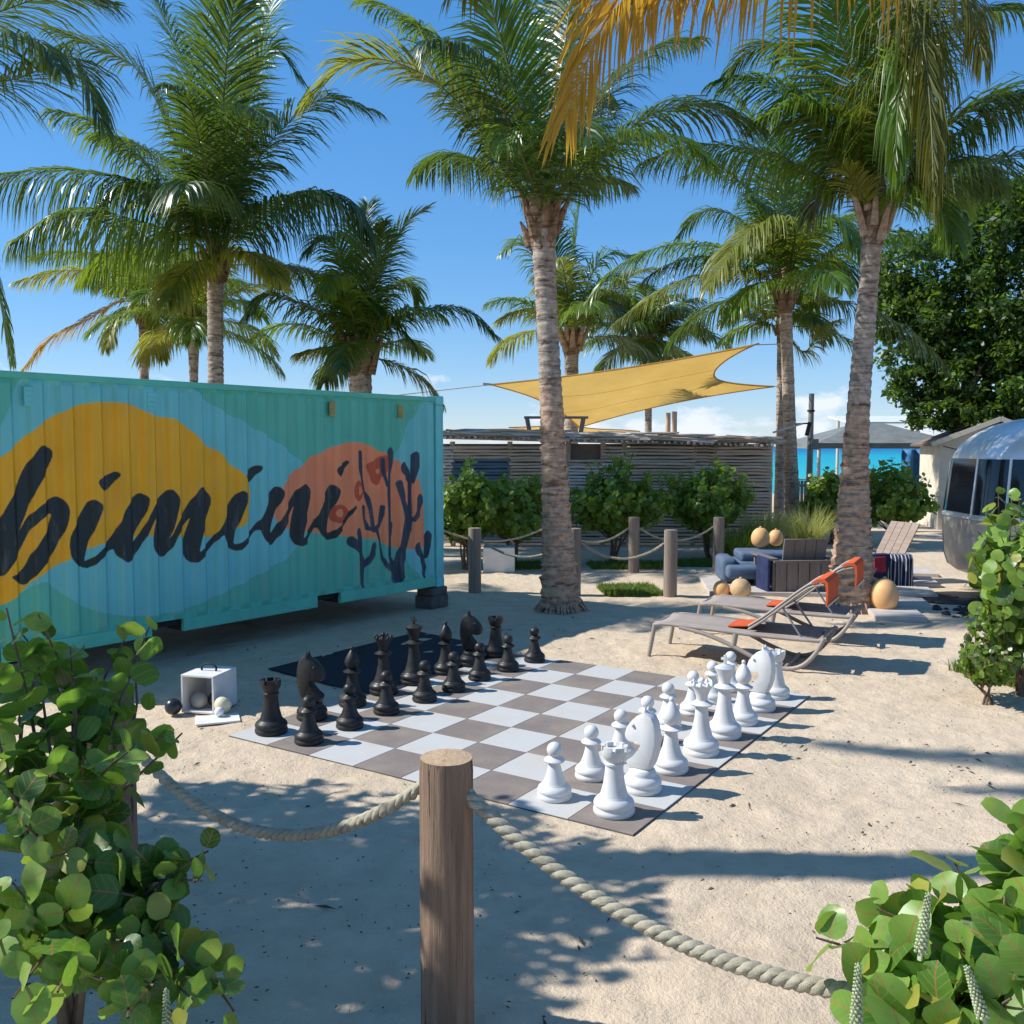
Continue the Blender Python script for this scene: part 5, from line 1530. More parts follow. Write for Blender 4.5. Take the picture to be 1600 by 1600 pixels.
# ------------------------------------------------------------------ sea grape shrubs
def leaf_mesh(mat, r, seed, wide=1.0, seg=12):
    g = random.Random(seed)
    V = [(0, 0, 0)]
    F = []
    rim = []
    for k in range(seg):
        a = 2 * math.pi * k / seg
        rr = r * (1 + 0.06 * math.cos(2 * a) - 0.16 * max(0, math.cos(a - math.pi)) ** 6 + g.uniform(-0.035, 0.035))
        x, y = r * 0.95 + rr * math.cos(a), rr * math.sin(a) * wide
        z = 0.42 * abs(y) - 0.30 * max(0, x - r) ** 2 / r - 0.40 * (y * y) / r + g.uniform(-0.05, 0.05) * r
        rim.append((x, y, z))
    mids = [(r * 0.45, 0, 0.0), (r * 0.95, 0, 0.005 * r), (r * 1.5, 0, -0.03 * r)]
    V = rim + mids
    s = seg
    # fan to three points of the midrib so that the two halves can fold
    for k in range(seg):
        a = 2 * math.pi * (k + 0.5) / seg
        c = math.cos(a)
        m = s + (2 if c > 0.4 else (1 if c > -0.4 else 0))
        F.append((k, (k + 1) % seg, m))
    F2 = []
    for k in range(seg):
        a0, a1 = 2 * math.pi * (k - 0.5) / seg, 2 * math.pi * (k + 0.5) / seg
        i0 = 2 if math.cos(a0) > 0.4 else (1 if math.cos(a0) > -0.4 else 0)
        i1 = 2 if math.cos(a1) > 0.4 else (1 if math.cos(a1) > -0.4 else 0)
        if i0 != i1:
            F2.append((k, s + i1, s + i0))
    me = bpy.data.meshes.new('leaf')
    me.from_pydata(V, [], F + F2)
    me.materials.append(mat)
    me.update()
    me.shade_smooth()
    return me


def leaf_matrix(p, nrm, fwd, scale):
    nrm = Vector(nrm).normalized()
    fwd = Vector(fwd)
    fwd = fwd - nrm * fwd.dot(nrm)
    if fwd.length < 1e-3:
        fwd = nrm.orthogonal()
    fwd.normalize()
    s = nrm.cross(fwd)
    return Matrix(((fwd.x * scale, s.x * scale, nrm.x * scale, p[0]), (fwd.y * scale, s.y * scale, nrm.y * scale, p[1]), (fwd.z * scale, s.z * scale, nrm.z * scale, p[2]), (0, 0, 0, 1)))


def shrub(label, base, tips, leaf_r, mats, per=14, seed=1, group='sea grape shrubs', stems=True, most=300, spike=0, up=0.55, stem_mat='stem', start=0.3, weights=(0.6, 0.4), stem_r=0.012, jitter=1.0, name='sea_grape_shrub', cat='shrub', hub=0.35, cull=None):
    g = random.Random(seed)
    base = Vector(base)
    t = thing(name, label, cat, tuple(base), 0, group)
    meshes = [[leaf_mesh(M[m], leaf_r, seed * 10 + k) for k in range(3)] for m in mats]
    L = []
    cen = sum((Vector(q) for q in tips), Vector()) / len(tips)
    hubs = [base + Vector((g.uniform(-0.12, 0.12), g.uniform(-0.12, 0.12), hub * g.uniform(0.7, 1.2))) for _ in range(5)]
    for h_ in hubs:
        if stems:
            mid_ = base.lerp(h_, 0.5) + Vector((g.uniform(-0.05, 0.05), g.uniform(-0.05, 0.05), 0))
            part('stem', MB().tube([base + (h_ - base) * 0.0 + Vector((g.uniform(-.08, .08), g.uniform(-.08, .08), -0.03)), mid_, h_], [stem_r * 2.2, stem_r * 1.9, stem_r * 1.6], 6), M[stem_mat], t, 60, off=tuple(base))
    for q, tp in enumerate(tips):
        tp = Vector(tp)
        h_ = min(hubs, key=lambda k: (k - tp).length + g.uniform(0, 0.2))
        ctl = h_.lerp(tp, 0.55) + Vector((g.uniform(-0.1, 0.1), g.uniform(-0.1, 0.1), g.uniform(-0.02, 0.12))) * jitter
        path = spline([h_, ctl, tp], 9)
        part('stem', MB().tube([Vector(p) for p in path], list(np.linspace(stem_r * 1.2, stem_r * 0.35, 9)), 5, False), M[stem_mat], t, 60, off=tuple(base))
        dirv = (tp - h_).normalized()
        for k in range(per):
            s = start + (1 - start) * (k + g.uniform(0, 0.6)) / per
            i = min(int(s * 8), 7)
            fr = s * 8 - i
            p = Vector(path[i]) * (1 - fr) + Vector(path[min(i + 1, 8)]) * fr
            a = k * 2.4 + q
            side = dirv.orthogonal().normalized()
            side.rotate(Matrix.Rotation(a, 3, dirv))
            fwd = side * 0.9 + dirv * 0.55 + Vector((g.uniform(-.2, .2), g.uniform(-.2, .2), g.uniform(-0.3, 0.5)))
            outw = (p - cen)
            outw = outw.normalized() if outw.length > 1e-3 else Vector((0, 0, 1))
            nrm = Vector((0, 0, up * 0.6)) + outw * 0.45 + dirv * 0.4 + Vector((g.gauss(0, 0.62), g.gauss(0, 0.62), g.gauss(0, 0.45)))
            sc = g.uniform(0.62, 1.12) * (0.75 if s > 0.93 else 1)
            mi_ = 0 if g.random() < weights[0] else 1
            if s > 0.82 and g.random() < 0.55:
                mi_ = len(mats) - 1
            if cull and not cull(p):
                continue
            L.append((p + fwd.normalized() * leaf_r * 0.25, nrm, fwd, sc, mi_, g.randrange(3)))
    # the leaves nearest the camera are objects, the hidden rest one piece
    L.sort(key=lambda e: (e[0] - Vector((0, 0, CAM_H))).length - 0.6 * (e[0].z - base.z))
    rest_V, rest_F, rest_M = [], [], []
    off = 0
    for k, (p, nrm, fwd, sc, mi_, vr) in enumerate(L):
        me = meshes[min(mi_, len(mats) - 1)][vr]
        if k < most:
            o = link('leaf', me, t)
            o.matrix_basis = leaf_matrix(p - base, nrm, fwd, sc)
        else:
            mt = leaf_matrix(p - base, nrm, fwd, sc)
            vv = np.array([mt @ v.co for v in me.vertices])
            rest_V.append(vv)
            rest_F += [[i + off for i in f.vertices] for f in me.polygons]
            rest_M += [min(mi_, len(mats) - 1)] * len(me.polygons)
            off += len(vv)
    if rest_V:
        link('foliage', fast_mesh('foliage', np.concatenate(rest_V), np.array(rest_F), [M[m] for m in mats], True, rest_M), t, kind='stuff')
    return t


def flower_spike(parent, base, p, L, lean):
    f = MB()
    p, lean = Vector(p), Vector(lean).normalized()
    pts = [p + lean * (L * s) for s in np.linspace(0, 1, 6)]
    f.tube(pts, [0.006, 0.006, 0.006, 0.005, 0.004, 0.002], 6)
    sd = lean.orthogonal().normalized()
    for k in range(110):
        s = 0.12 + 0.86 * k / 110
        d = sd.copy()
        d.rotate(Matrix.Rotation(k * 2.4, 3, lean))
        r = 0.013 * (1.1 - 0.7 * s)
        f.ball(p + lean * (L * s) + d * r, 0.0042 * (1.15 - 0.5 * s), 5, 4)
    part('flower_spike', f, M['flower_spike'], parent, 60, off=tuple(base))


def tip(x, y, Y):
    return at(x, y, Y)


left_tips = [tip(*q) for q in (
    (210, 968, 3.73), (205, 1010, 3.73), (150, 1050, 3.50), (80, 975, 3.62), (30, 985, 3.39), (60, 1040, 3.28), (-20, 1010, 3.16), (185, 1080, 3.39), (110, 1110, 3.28), (30, 1110, 3.16),
    (255, 1150, 3.05), (205, 1170, 2.90), (130, 1180, 2.80), (60, 1200, 2.70), (-10, 1210, 2.60), (185, 1250, 2.90), (120, 1270, 2.80), (200, 1300, 2.85), (40, 1290, 2.60),
    (300, 1345, 2.75), (275, 1390, 2.75), (145, 1350, 2.60), (80, 1340, 2.55), (210, 1400, 2.60), (20, 1380, 2.45), (110, 1420, 2.45), (255, 1440, 2.60), (190, 1470, 2.50), (60, 1470, 2.40), (-10, 1480, 2.35),
    (345, 1540, 2.50), (300, 1560, 2.45), (240, 1540, 2.40), (160, 1530, 2.35), (90, 1550, 2.30), (20, 1560, 2.25), (200, 1590, 2.30), (280, 1610, 2.35), (325, 1330, 2.80), (310, 1375, 2.70), (375, 1545, 2.55), (365, 1580, 2.50), (285, 1145, 3.10), (235, 975, 3.73), (110, 1010, 3.39), (60, 960, 3.39), (10, 950, 3.28))]
lb = shrub('big sea grape shrub with round leaves at the lower left in front of the container', (-1.5, 3.0, 0), left_tips, 0.052, ('grape_leaf', 'grape_dark', 'grape_young'), 14, 101, most=300, stem_r=0.009, start=0.35, weights=(0.85, 0.15), hub=0.55)
fb = gnd(262, 1640)
flower_spike(lb, (-1.5, 3.0, 0), at(262, 1640, 2.4), 0.17, (0.0, 0, 1))
right_tips = [tip(*q) for q in (
    (1590, 1275, 2.75), (1545, 1330, 2.7), (1490, 1345, 2.7), (1600, 1340, 2.5), (1430, 1395, 2.65), (1500, 1410, 2.5), (1570, 1400, 2.45), (1370, 1420, 2.6), (1275, 1465, 2.6), (1330, 1475, 2.5),
    (1420, 1465, 2.4), (1500, 1480, 2.35), (1580, 1480, 2.3), (1345, 1530, 2.4), (1420, 1545, 2.3), (1500, 1550, 2.25), (1580, 1560, 2.2), (1340, 1590, 2.3), (1450, 1610, 2.2), (1540, 1620, 2.15), (1640, 1420, 2.4), (1650, 1300, 2.6), (1640, 1520, 2.2), (1390, 1620, 2.2))]
rb = shrub('sea grape shrub with pale flower spikes in the lower right corner', (1.35, 2.45, 0), right_tips, 0.062, ('grape_leaf', 'grape_young', 'grape_young'), 15, 103, most=300, stem_r=0.009, start=0.35, weights=(0.7, 0.3), hub=0.5)
for (px, py, Yd, L_, ln_) in ((1437, 1500, 2.2, 0.17, (0.1, 0, 1)), (1338, 1612, 2.15, 0.17, (0.0, 0, 1)), (1540, 1600, 2.1, 0.15, (-0.35, 0, 1))):
    flower_spike(rb, (1.35, 2.45, 0), at(px, py, Yd), L_, ln_)
mid_tips = [tip(*q) for q in (
    (1560, 768, 8.1), (1592, 775, 8.0), (1540, 800, 7.9), (1580, 810, 7.7), (1615, 800, 7.8), (1528, 830, 7.9), (1565, 840, 7.6), (1600, 840, 7.5), (1522, 870, 7.9), (1556, 875, 7.6), (1590, 880, 7.4), (1528, 905, 7.8), (1562, 912, 7.5), (1600, 915, 7.4),
    (1535, 945, 7.8), (1570, 950, 7.5), (1610, 950, 7.5), (1550, 985, 7.8), (1590, 985, 7.6), (1640, 790, 7.9), (1650, 840, 7.7), (1650, 900, 7.6), (1640, 960, 7.6), (1580, 780, 8.4), (1610, 880, 7.9), (1545, 850, 8.2), (1575, 930, 8.0), (1620, 990, 7.7))]
shrub('tall dark sea grape shrub at the right edge in front of the trailer', (4.55, 8.25, 0), mid_tips, 0.078, ('grape_dark', 'grape_leaf', 'grape_young'), 22, 107, most=300, stem_r=0.010, start=0.15, weights=(0.5, 0.5), hub=0.45)
lg = random.Random(5)
low_tips = [at(lg.uniform(1515, 1600), lg.uniform(945, 1030), lg.uniform(7.5, 8.6)) for _ in range(60)]
low_tips = [Vector((p.x, p.y, max(0.06, p.z))) for p in low_tips]
shrub('low bushy plant with small dark leaves at the foot of the right shrub', (4.1, 8.0, 0), low_tips, 0.03, ('bush_leaf', 'grape_dark'), 18, 109, most=300, stem_r=0.005, start=0.1, group=None, name='bushy_plant', cat='plant', hub=0.12)


def round_bush(label, px, py, top, w, seed, bright=0.5, n_t=84, per=26, low=0.28):
    """multi-stemmed sea grape: bare stems below, a lumpy crown above"""
    b = gnd(px, py)
    g = random.Random(seed)
    tips = []
    for k in range(n_t):
        a, e = k * 2.4, math.asin(g.uniform(-0.25, 1))
        r = g.uniform(0.75, 1.05)
        zc = top * 0.56
        lump = 1 + 0.16 * math.sin(3 * a + seed) + 0.1 * math.sin(5 * e + seed * 2)
        tips.append((b.x + w / 2 * r * lump * math.cos(a) * math.cos(e), b.y + w / 2 * r * math.sin(a) * math.cos(e), max(low, zc + (top - zc) * r * lump * math.sin(e))))
    return shrub(label, (b.x, b.y, 0), tips, 0.07, ('bush_leaf', 'bush_bright'), per, seed, most=170, stem_r=0.014, start=0.3, weights=(1 - bright, bright), hub=0.42, group='sea grape shrubs before the stick wall')


round_bush('round green shrub just right of the container corner', 730, 890, 1.92, 1.4, 201)
round_bush('round green shrub left of the scaly palm trunk', 800, 884, 1.75, 1.55, 203)
round_bush('round green shrub right of the scaly palm trunk', 958, 880, 1.95, 1.95, 205)
round_bush('round green shrub at the right end of the stick wall', 1108, 872, 1.98, 1.95, 207)
round_bush('leafy shrub showing left of the thick scaly trunk', 1300, 850, 1.7, 1.5, 209, 0.45)
round_bush('leafy shrub showing right of the thick scaly trunk', 1390, 853, 1.85, 1.75, 211, 0.3)


# ------------------------------------------------------------------ ornamental grass and grass patches
def blades(cx, cy, rad, count, h, lean, w, seed, rect=None, ang=0.0):
    g = np.random.default_rng(seed)
    if rect:
        u, v_ = g.uniform(-rect[0], rect[0], count), g.uniform(-rect[1], rect[1], count)
        x, y = cx + u * math.cos(ang) - v_ * math.sin(ang), cy + u * math.sin(ang) + v_ * math.cos(ang)
    else:
        r, a = rad * np.sqrt(g.uniform(0, 1, count)), g.uniform(0, 6.283, count)
        x, y = cx + r * np.cos(a), cy + r * np.sin(a)
    az = g.uniform(0, 6.283, count)
    if not rect:
        az = np.arctan2(y - cy, x - cx) + g.normal(0, 0.7, count)
    hh = h * g.uniform(0.55, 1.15, count)
    le = lean * g.uniform(0.2, 1.3, count)
    st = []
    for s, ws in ((0, 1.0), (0.45, 0.9), (0.8, 0.55), (1.0, 0.08)):
        bx_ = x + np.cos(az) * le * hh * s ** 2
        by_ = y + np.sin(az) * le * hh * s ** 2
        bz_ = hh * s * (1 - 0.25 * le * s)
        wx, wy = -np.sin(az) * w * ws / 2, np.cos(az) * w * ws / 2
        st += [np.stack([bx_ - wx, by_ - wy, bz_], 1), np.stack([bx_ + wx, by_ + wy, bz_], 1)]
    V_ = np.stack(st, 1).reshape(-1, 3)
    b = np.arange(count) * 8
    Q_ = np.concatenate([np.stack([b + 2 * q, b + 2 * q + 1, b + 2 * q + 3, b + 2 * q + 2], 1) for q in range(3)])
    return V_, Q_


for k, (px, py, h_, r_, c_, mt, lb) in enumerate(((1192, 872, 0.95, 0.34, 650, 'grass_straw', 'tall pale green ornamental grass clump left of the thin palm trunk'),
                                                 (1262, 866, 1.0, 0.27, 520, 'grass_straw', 'tall pale green ornamental grass clump right of the thin palm trunk'),
                                                 (1152, 880, 0.72, 0.40, 800, 'grass', 'low bushy green grass clump beside the rear rope post'))):
    p = gnd(px, py)
    V_, Q_ = blades(0, 0, r_, c_, h_, 0.6, 0.014, 40 + k)
    tag(link('ornamental_grass', fast_mesh('ornamental_grass', V_, Q_, M[mt]), None, (p.x, p.y, 0)), lb, 'ornamental grass', 'ornamental grass clumps')
gv, gq, off = [], [], 0
for k, (px, py, rx, ry, ang) in enumerate(((983, 925, 0.42, 0.42, 0.1), (835, 885, 0.6, 0.45, 0.1), (985, 886, 0.75, 0.4, 0.05), (1100, 882, 0.55, 0.4, 0.05), (1590, 1060, 0.35, 0.5, 0.4))):
    p = gnd(px, py)
    V_, Q_ = blades(p.x, p.y, 0, 2200 if k else 3000, 0.11, 0.7, 0.012, 60 + k, (rx, ry), ang)
    gv.append(V_)
    gq.append(Q_ + off)
    off += len(V_)
link('grass', fast_mesh('grass', np.concatenate(gv), np.concatenate(gq), M['grass']), kind='stuff')

# ------------------------------------------------------------------ stick wall of the beach bar
g = random.Random(77)
WX0, WX1, WY = -1.6, 5.66, 20.6
wall = thing('stick_wall', 'long wall of stacked driftwood sticks under a rough flat stick roof', 'wall', (WX0, WY, 0))
stick_me = {}
bays = [(0.0, 0.32, 'stick_pale'), (0.32, 1.62, 'stick_blue'), (1.62, 2.95, 'stick'), (2.95, 3.75, 'stick'), (3.75, 4.25, 'stick'), (4.25, 5.85, 'stick'), (5.85, 6.35, 'stick'), (6.35, 7.6, 'stick')]
KX = (WX1 - WX0) / 7.6
for bi, (a, b, mt) in enumerate(bays):
    a, b = a * KX, b * KX
    L_ = b - a
    for v_ in range(3):
        pts = [(L_ * s, g.uniform(-0.008, 0.008), g.uniform(-0.008, 0.008)) for s in np.linspace(0, 1, 5)]
        for m_ in {mt, 'stick_pale', 'stick'}:
            stick_me[(bi, v_, m_)] = MB().tube(pts, [0.036 * g.uniform(0.75, 1.05) for _ in range(5)], 6).mesh('stick', M[m_], 60)
    rows = 30
    for r_ in range(rows):
        z = 0.12 + r_ * 0.0705
        m_ = mt
        if bi == 3 and z > 1.25 and z < 1.75 or bi == 4 and z > 1.2 and z < 1.85 or bi == 6 and 1.5 < z < 1.8:
            m_ = 'stick_pale'  # paler stick colour stands in for sunlit patches on the shaded wall
        if bi == 1 and (z > 1.95 or 1.38 < z < 1.45):
            m_ = 'stick'
        if bi == 3 and z > 1.9:
            continue
        link('stick', stick_me[(bi, g.randrange(3), m_)], wall, (a + g.uniform(-0.03, 0.03), g.uniform(-0.02, 0.02), z + g.uniform(-0.008, 0.008)), (0, g.uniform(-0.006, 0.006), 0))
for x0 in [q * KX for q in (0.0, 0.32, 1.62, 2.95, 3.75, 4.25, 5.85, 6.35, 7.6)]:
    part('upright', MB().tube([(x0, 0.09, -0.05), (x0 + g.uniform(-.02, .02), 0.09, 2.3)], 0.055, 8), M['stick'], wall, 60)
part('backing', MB().box((3.63, 0.3, 1.15), (7.24, 0.03, 2.2)), M['shade_cloth'], wall)
part('counter', MB().box((7.05, 0.2, 0.7), (0.4, 0.14, 1.35)), M['dark_void'], wall)
roof = thing('stick_roof', 'rough flat roof of bundled sticks on top of the stick wall', 'roof', (WX0, WY, 2.3))
part('roof_slab', MB().box((3.63, 1.4, 0.0), (7.3, 2.7, 0.05), Matrix.Rotation(0.026, 3, 'Y').to_4x4()), M['stick_pale'], roof)
rme = []
for v_ in range(4):
    L_ = g.uniform(0.7, 1.5)
    rme.append(MB().tube([(L_ * s, g.uniform(-.02, .02), g.uniform(-.02, .02)) for s in np.linspace(-0.5, 0.5, 5)], [0.028 * g.uniform(0.6, 1.1) for _ in range(5)], 6))
rmesh = [[mb.mesh('roof_stick', M[m_], 60) for m_ in ('thatch', 'stick_pale', 'stick')] for mb in rme]
for k in range(150):
    x0 = g.uniform(0.3, 7.0)
    link('roof_stick', rmesh[g.randrange(4)][g.choice((0, 0, 1, 2))], roof, (x0, g.uniform(-0.25, 0.15), 0.1 - 0.026 * (x0 - 3.8) + g.uniform(-0.07, 0.09)), (g.uniform(-.1, .1), g.uniform(-0.05, 0.05), g.uniform(-0.12, 0.12)))
eme = [MB().tube([(0, -0.32, 0), (g.uniform(-.03, .03), 0.4, 0.02)], 0.032 * g.uniform(0.8, 1.2), 6).mesh('rafter_end', M[m_], 60) for m_ in ('thatch', 'stick', 'stick_pale')]
for k in range(56):
    x0 = 0.05 + k * 0.13
    link('rafter_end', eme[g.randrange(3)], roof, (x0, 0, 0.0 - 0.026 * (x0 - 3.8) + g.uniform(-0.015, 0.015)), (0, 0, g.uniform(-.12, .12)))

# timber trestles standing on the bar roof
for (xa, lb) in ((842, 'dark timber trestle on the bar roof left of the palm trunk'), (893, 'dark timber trestle on the bar roof right of the palm trunk')):
    p = at(xa, 672, 21.6)
    t = thing('timber_trestle', lb, 'trestle', (p.x, p.y, 2.33), 0, 'timber trestles on the bar roof')
    s = 1 if xa < 870 else -1
    part('leg', MB().bar((-0.18 * s, 0, 0), (-0.27 * s, 0, 0.5), 0.1, 0.1), M['deck_wood'], t, None, 0.008)
    part('leg', MB().bar((0.2 * s, 0, 0), (0.3 * s, 0, 0.5), 0.08, 0.08), M['deck_wood'], t, None, 0.008)
    part('crossbar', MB().bar((-0.34, 0, 0.52), (0.38, 0, 0.52), 0.1, 0.06), M['deck_wood'], t, None, 0.008)


# ------------------------------------------------------------------ shade sails
def sail(label, A, B, C, D, nu, nv, sag_ab, sag_bc, sag_cd, sag_da, belly, name='shade_sail'):
    A, B, C, D = map(Vector, (A, B, C, D))
    t = thing(name, label, 'shade sail', tuple(A), 0)
    cen = (A + B + C + D) / 4

    def edge(p, q, s, k):
        m = p.lerp(q, s)
        return m + (cen - (p + q) / 2) * (k * 4 * s * (1 - s))
    V, Q = [], []
    for j in range(nv + 1):
        v_ = j / nv
        for i in range(nu + 1):
            u = i / nu
            top_, bot = edge(A, B, u, sag_ab), edge(D, C, u, sag_cd)
            lef, rig = edge(A, D, v_, sag_da), edge(B, C, v_, sag_bc)
            bil = A * (1 - u) * (1 - v_) + B * u * (1 - v_) + C * u * v_ + D * (1 - u) * v_
            p = top_ * (1 - v_) + bot * v_ + lef * (1 - u) + rig * u - bil
            p.z -= belly * 16 * u * (1 - u) * v_ * (1 - v_)
            p.z += 0.03 * math.sin(9 * u + 5 * v_) * 4 * v_ * (1 - v_)
            V.append(p - A)
    for j in range(nv):
        for i in range(nu):
            o = j * (nu + 1) + i
            Q.append((o, o + 1, o + nu + 2, o + nu + 1))
    link('cloth', fast_mesh('cloth', np.array([tuple(v) for v in V]), np.array(Q), M['sail_cloth'], True), t)
    f = MB()
    for seq in ([j for j in range(nu + 1)], [nv * (nu + 1) + j for j in range(nu + 1)], [j * (nu + 1) for j in range(nv + 1)], [j * (nu + 1) + nu for j in range(nv + 1)]):
        f.tube([V[k] for k in seq], 0.022, 5)
    part('hem', f, M['sail_cloth'], t, 60)
    for jr in (nv // 3, 2 * nv // 3):
        part('seam', MB().tube([V[jr * (nu + 1) + k] for k in range(nu + 1)], 0.005, 4), M['sail_cloth'], t, 60)
    return t


SA, SB, SC, SD = at(768, 601, 22.5), at(1178, 539, 21.5), at(1209, 604, 24.4), at(905, 668, 26.0)
sl = sail('yellow shade sail stretched above the stick wall between palms', SA, SB, SC, SD, 40, 24, 0.13, 0.42, 0.2, 0.1, 0.12)
part('shackle', MB().tube([(0, 0, 0), (-0.2, 0, 0.02)], 0.03, 6), M['steel'], sl)
part('shackle', MB().tube([tuple(SB - SA), tuple(SB - SA + Vector((0.12, 0, 0.03)))], 0.02, 6), M['steel'], sl)
for p_, q_ in ((SA, SA + Vector((-2.6, 0.6, -0.25))), (SB, SB + Vector((0.62, 0.0, 0.02))), (SC, SC + Vector((0.22, 0.05, 0.0)))):
    o_ = part('stay_rope', MB().tube([(0, 0, 0), tuple(q_ - p_)], 0.011, 5), M['rope'], sl, 60)
    o_.location = p_ - SA
sail('second yellow shade sail far behind showing low over the bar roof', at(795, 668, 34), at(880, 664, 36), at(1000, 674, 38), at(830, 676, 38), 16, 10, 0.1, 0.1, 0.1, 0.1, 0.1)
for (px, y0, y1, Yd, r_, lb, mt) in ((1043, 645, 690, 29, 0.09, 'left of the two brown poles under the yellow sail', 'stick'), (1053, 643, 690, 28.6, 0.09, 'right of the two brown poles under the yellow sail', 'stick'),
                                     (1267, 615, 850, 23.5, 0.075, 'tall grey pole with a dark collar between two palms', 'pole_grey')):
    p, q = at(px, y0, Yd), at(px, y1, Yd)
    t = thing('wooden_pole', lb, 'pole', (p.x, p.y, 0), 0, None if px > 1200 else 'brown poles under the sail')
    part('shaft', MB().tube([(0, 0, -0.1), (0.02, 0, p.z)], [r_ * 1.2, r_ * 0.85], 12), M[mt], t, 60)
    if px > 1200:
        part('collar', MB().tube([(0.012, 0, p.z - 0.45), (0.013, 0, p.z - 0.40)], r_ * 1.25, 12), M['rubber'], t, 60)
        part('junction_box', MB().box((0.09, -0.1, p.z - 1.25), (0.17, 0.1, 0.26)), M['pole_grey'], t, None, 0.01)
# mobile bracket lamp strapped to the palm trunk
p = at(1250, 664, 21.2)
t = thing('bracket_lamp', 'small dark lamp bracket strapped to the grey palm trunk', 'lamp', tuple(p))
part('arm', MB().bar((-0.62, -0.06, -0.17), (0.05, -0.03, 0.03), 0.04, 0.04), M['steel'], t)
part('arm', MB().bar((-0.1, 0, 0.02), (0.22, 0, 0.04), 0.035, 0.035), M['rubber'], t)
part('lamp_head', MB().bar((0.22, 0, 0.06), (0.15, 0, -0.24), 0.07, 0.07), M['rubber'], t)


# ------------------------------------------------------------------ sun loungers
def lounger(label, origin, ang):
    t = thing('sun_lounger', label, 'sun lounger', origin, ang, 'sun loungers on the sand')
    W2, r = 0.33, 0.021
    for s in (-1, 1):
        y = s * W2
        # side rail: along the bed, then the springing lower bow and the curved rear leg
        part('side_rail', MB().tube(spline([(0.0, y, 0.335), (0.1, y, 0.352), (0.5, y, 0.345), (1.1, y, 0.325), (1.66, y, 0.325), (1.74, y, 0.345)], 22), r, 10), M['frame_metal'], t, 60)
        part('lower_bow', MB().tube(spline([(0.28, y * 1.02, 0.335), (0.55, y * 1.02, 0.29), (0.82, y * 1.02, 0.2), (1.05, y * 1.02, 0.10), (1.25, y * 1.02, 0.035), (1.38, y * 1.02, 0.022), (1.52, y * 1.02, 0.07), (1.64, y * 1.02, 0.2), (1.72, y * 1.02, 0.36)], 34), r * 1.05, 10), M['frame_metal'], t, 60)
        part('front_leg', MB().tube([(-0.05, y * 1.03, 0.0), (0.01, y, 0.335)], [0.022, 0.024], 10), M['frame_metal'], t, 60)
        part('brace', MB().tube([(0.86, y * 0.98, 0.325), (0.84, y * 1.0, 0.2)], 0.03, 8), M['frame_metal'], t, 60)
    for x0, z0 in ((0.0, 0.335), (1.68, 0.33), (1.36, 0.035)):
        part('cross_bar', MB().tube([(x0, -W2, z0), (x0, W2, z0)], r, 10), M['frame_metal'], t, 60)
    f = MB()
    V, Q = [], []
    for k in range(13):
        s = k / 12
        x0 = 0.0 + 1.62 * s
        z0 = 0.357 + 0.012 * math.sin(math.pi * min(s * 2, 1)) - 0.02 * s
        for j in range(7):
            q = j / 6
            V.append((x0, -W2 * 0.97 + 2 * W2 * 0.97 * q, z0 - 0.018 * 4 * q * (1 - q)))
    for k in range(12):
        for j in range(6):
            o = k * 7 + j
            Q.append((o, o + 1, o + 8, o + 7))
    me = fast_mesh('bed_sling', np.array(V), np.array(Q), M['sling'], True)
    o = link('bed_sling', me, t)
    md = o.modifiers.new('thick', 'SOLIDIFY')
    md.thickness = 0.006
    # raised back
    bk = [(0.98, 0.37), (1.12, 0.47), (1.3, 0.62), (1.46, 0.755), (1.58, 0.84), (1.70, 0.868)]
    for s in (-1, 1):
        for dz in (0.0, 0.034):
            part('back_tube', MB().tube(spline([(x, s * (W2 - 0.035), z + dz) for x, z in bk], 18), 0.0125, 8), M['frame_metal'], t, 60)
        part('back_prop', MB().tube([(1.30, s * (W2 - 0.06), 0.62), (1.50, s * (W2 - 0.03), 0.335)], 0.011, 8), M['steel'], t, 60)
    V, Q = [], []
    P_ = spline([(x, 0, z + 0.02) for x, z in bk[:5]], 12)
    for k in range(12):
        for q in (-1, -0.5, 0, 0.5, 1):
            V.append((P_[k][0] + 0.012 * (1 - q * q), q * (W2 - 0.045), P_[k][2] - 0.012 * (1 - q * q)))
    for k in range(11):
        for j in range(4):
            o = k * 5 + j
            Q.append((o, o + 1, o + 6, o + 5))
    o = link('back_sling', fast_mesh('back_sling', np.array(V), np.array(Q), M['sling'], True), t)
    o.modifiers.new('thick', 'SOLIDIFY').thickness = 0.005
    part('back_bar', MB().tube([(1.70, -W2 + 0.035, 0.885), (1.70, W2 - 0.035, 0.885)], 0.013, 8), M['frame_metal'], t, 60)
    # orange head cushion hung over the top, its back flap behind
    hb = MB()
    prof = [(1.585, 0.885), (1.64, 0.92), (1.705, 0.925), (1.735, 0.895), (1.74, 0.80), (1.735, 0.66), (1.72, 0.66), (1.722, 0.80), (1.708, 0.888), (1.65, 0.895), (1.6, 0.865)]
    hb.prism(prof, -W2 + 0.02, W2 - 0.02)
    part('headrest', hb, M['orange_fabric'], t, 40)
    part('seat_flap', MB().box((0.88, 0.02, 0.372), (0.30, 0.36, 0.022), Matrix.Rotation(-0.1, 3, 'Y').to_4x4()), M['orange_fabric'], t, None, 0.009)
    part('flap_trim', MB().bar((1.744, -W2 + 0.03, 0.668), (1.744, W2 - 0.03, 0.668), 0.006, 0.02), M['ball_cream'], t)
    return t


lounger('sun lounger with orange headrest nearest the white chess pieces', (1.64, 10.06, 0), R(-28))
lounger('sun lounger with orange headrest behind the front lounger by the trunk', (2.36, 11.30, 0), R(-27))


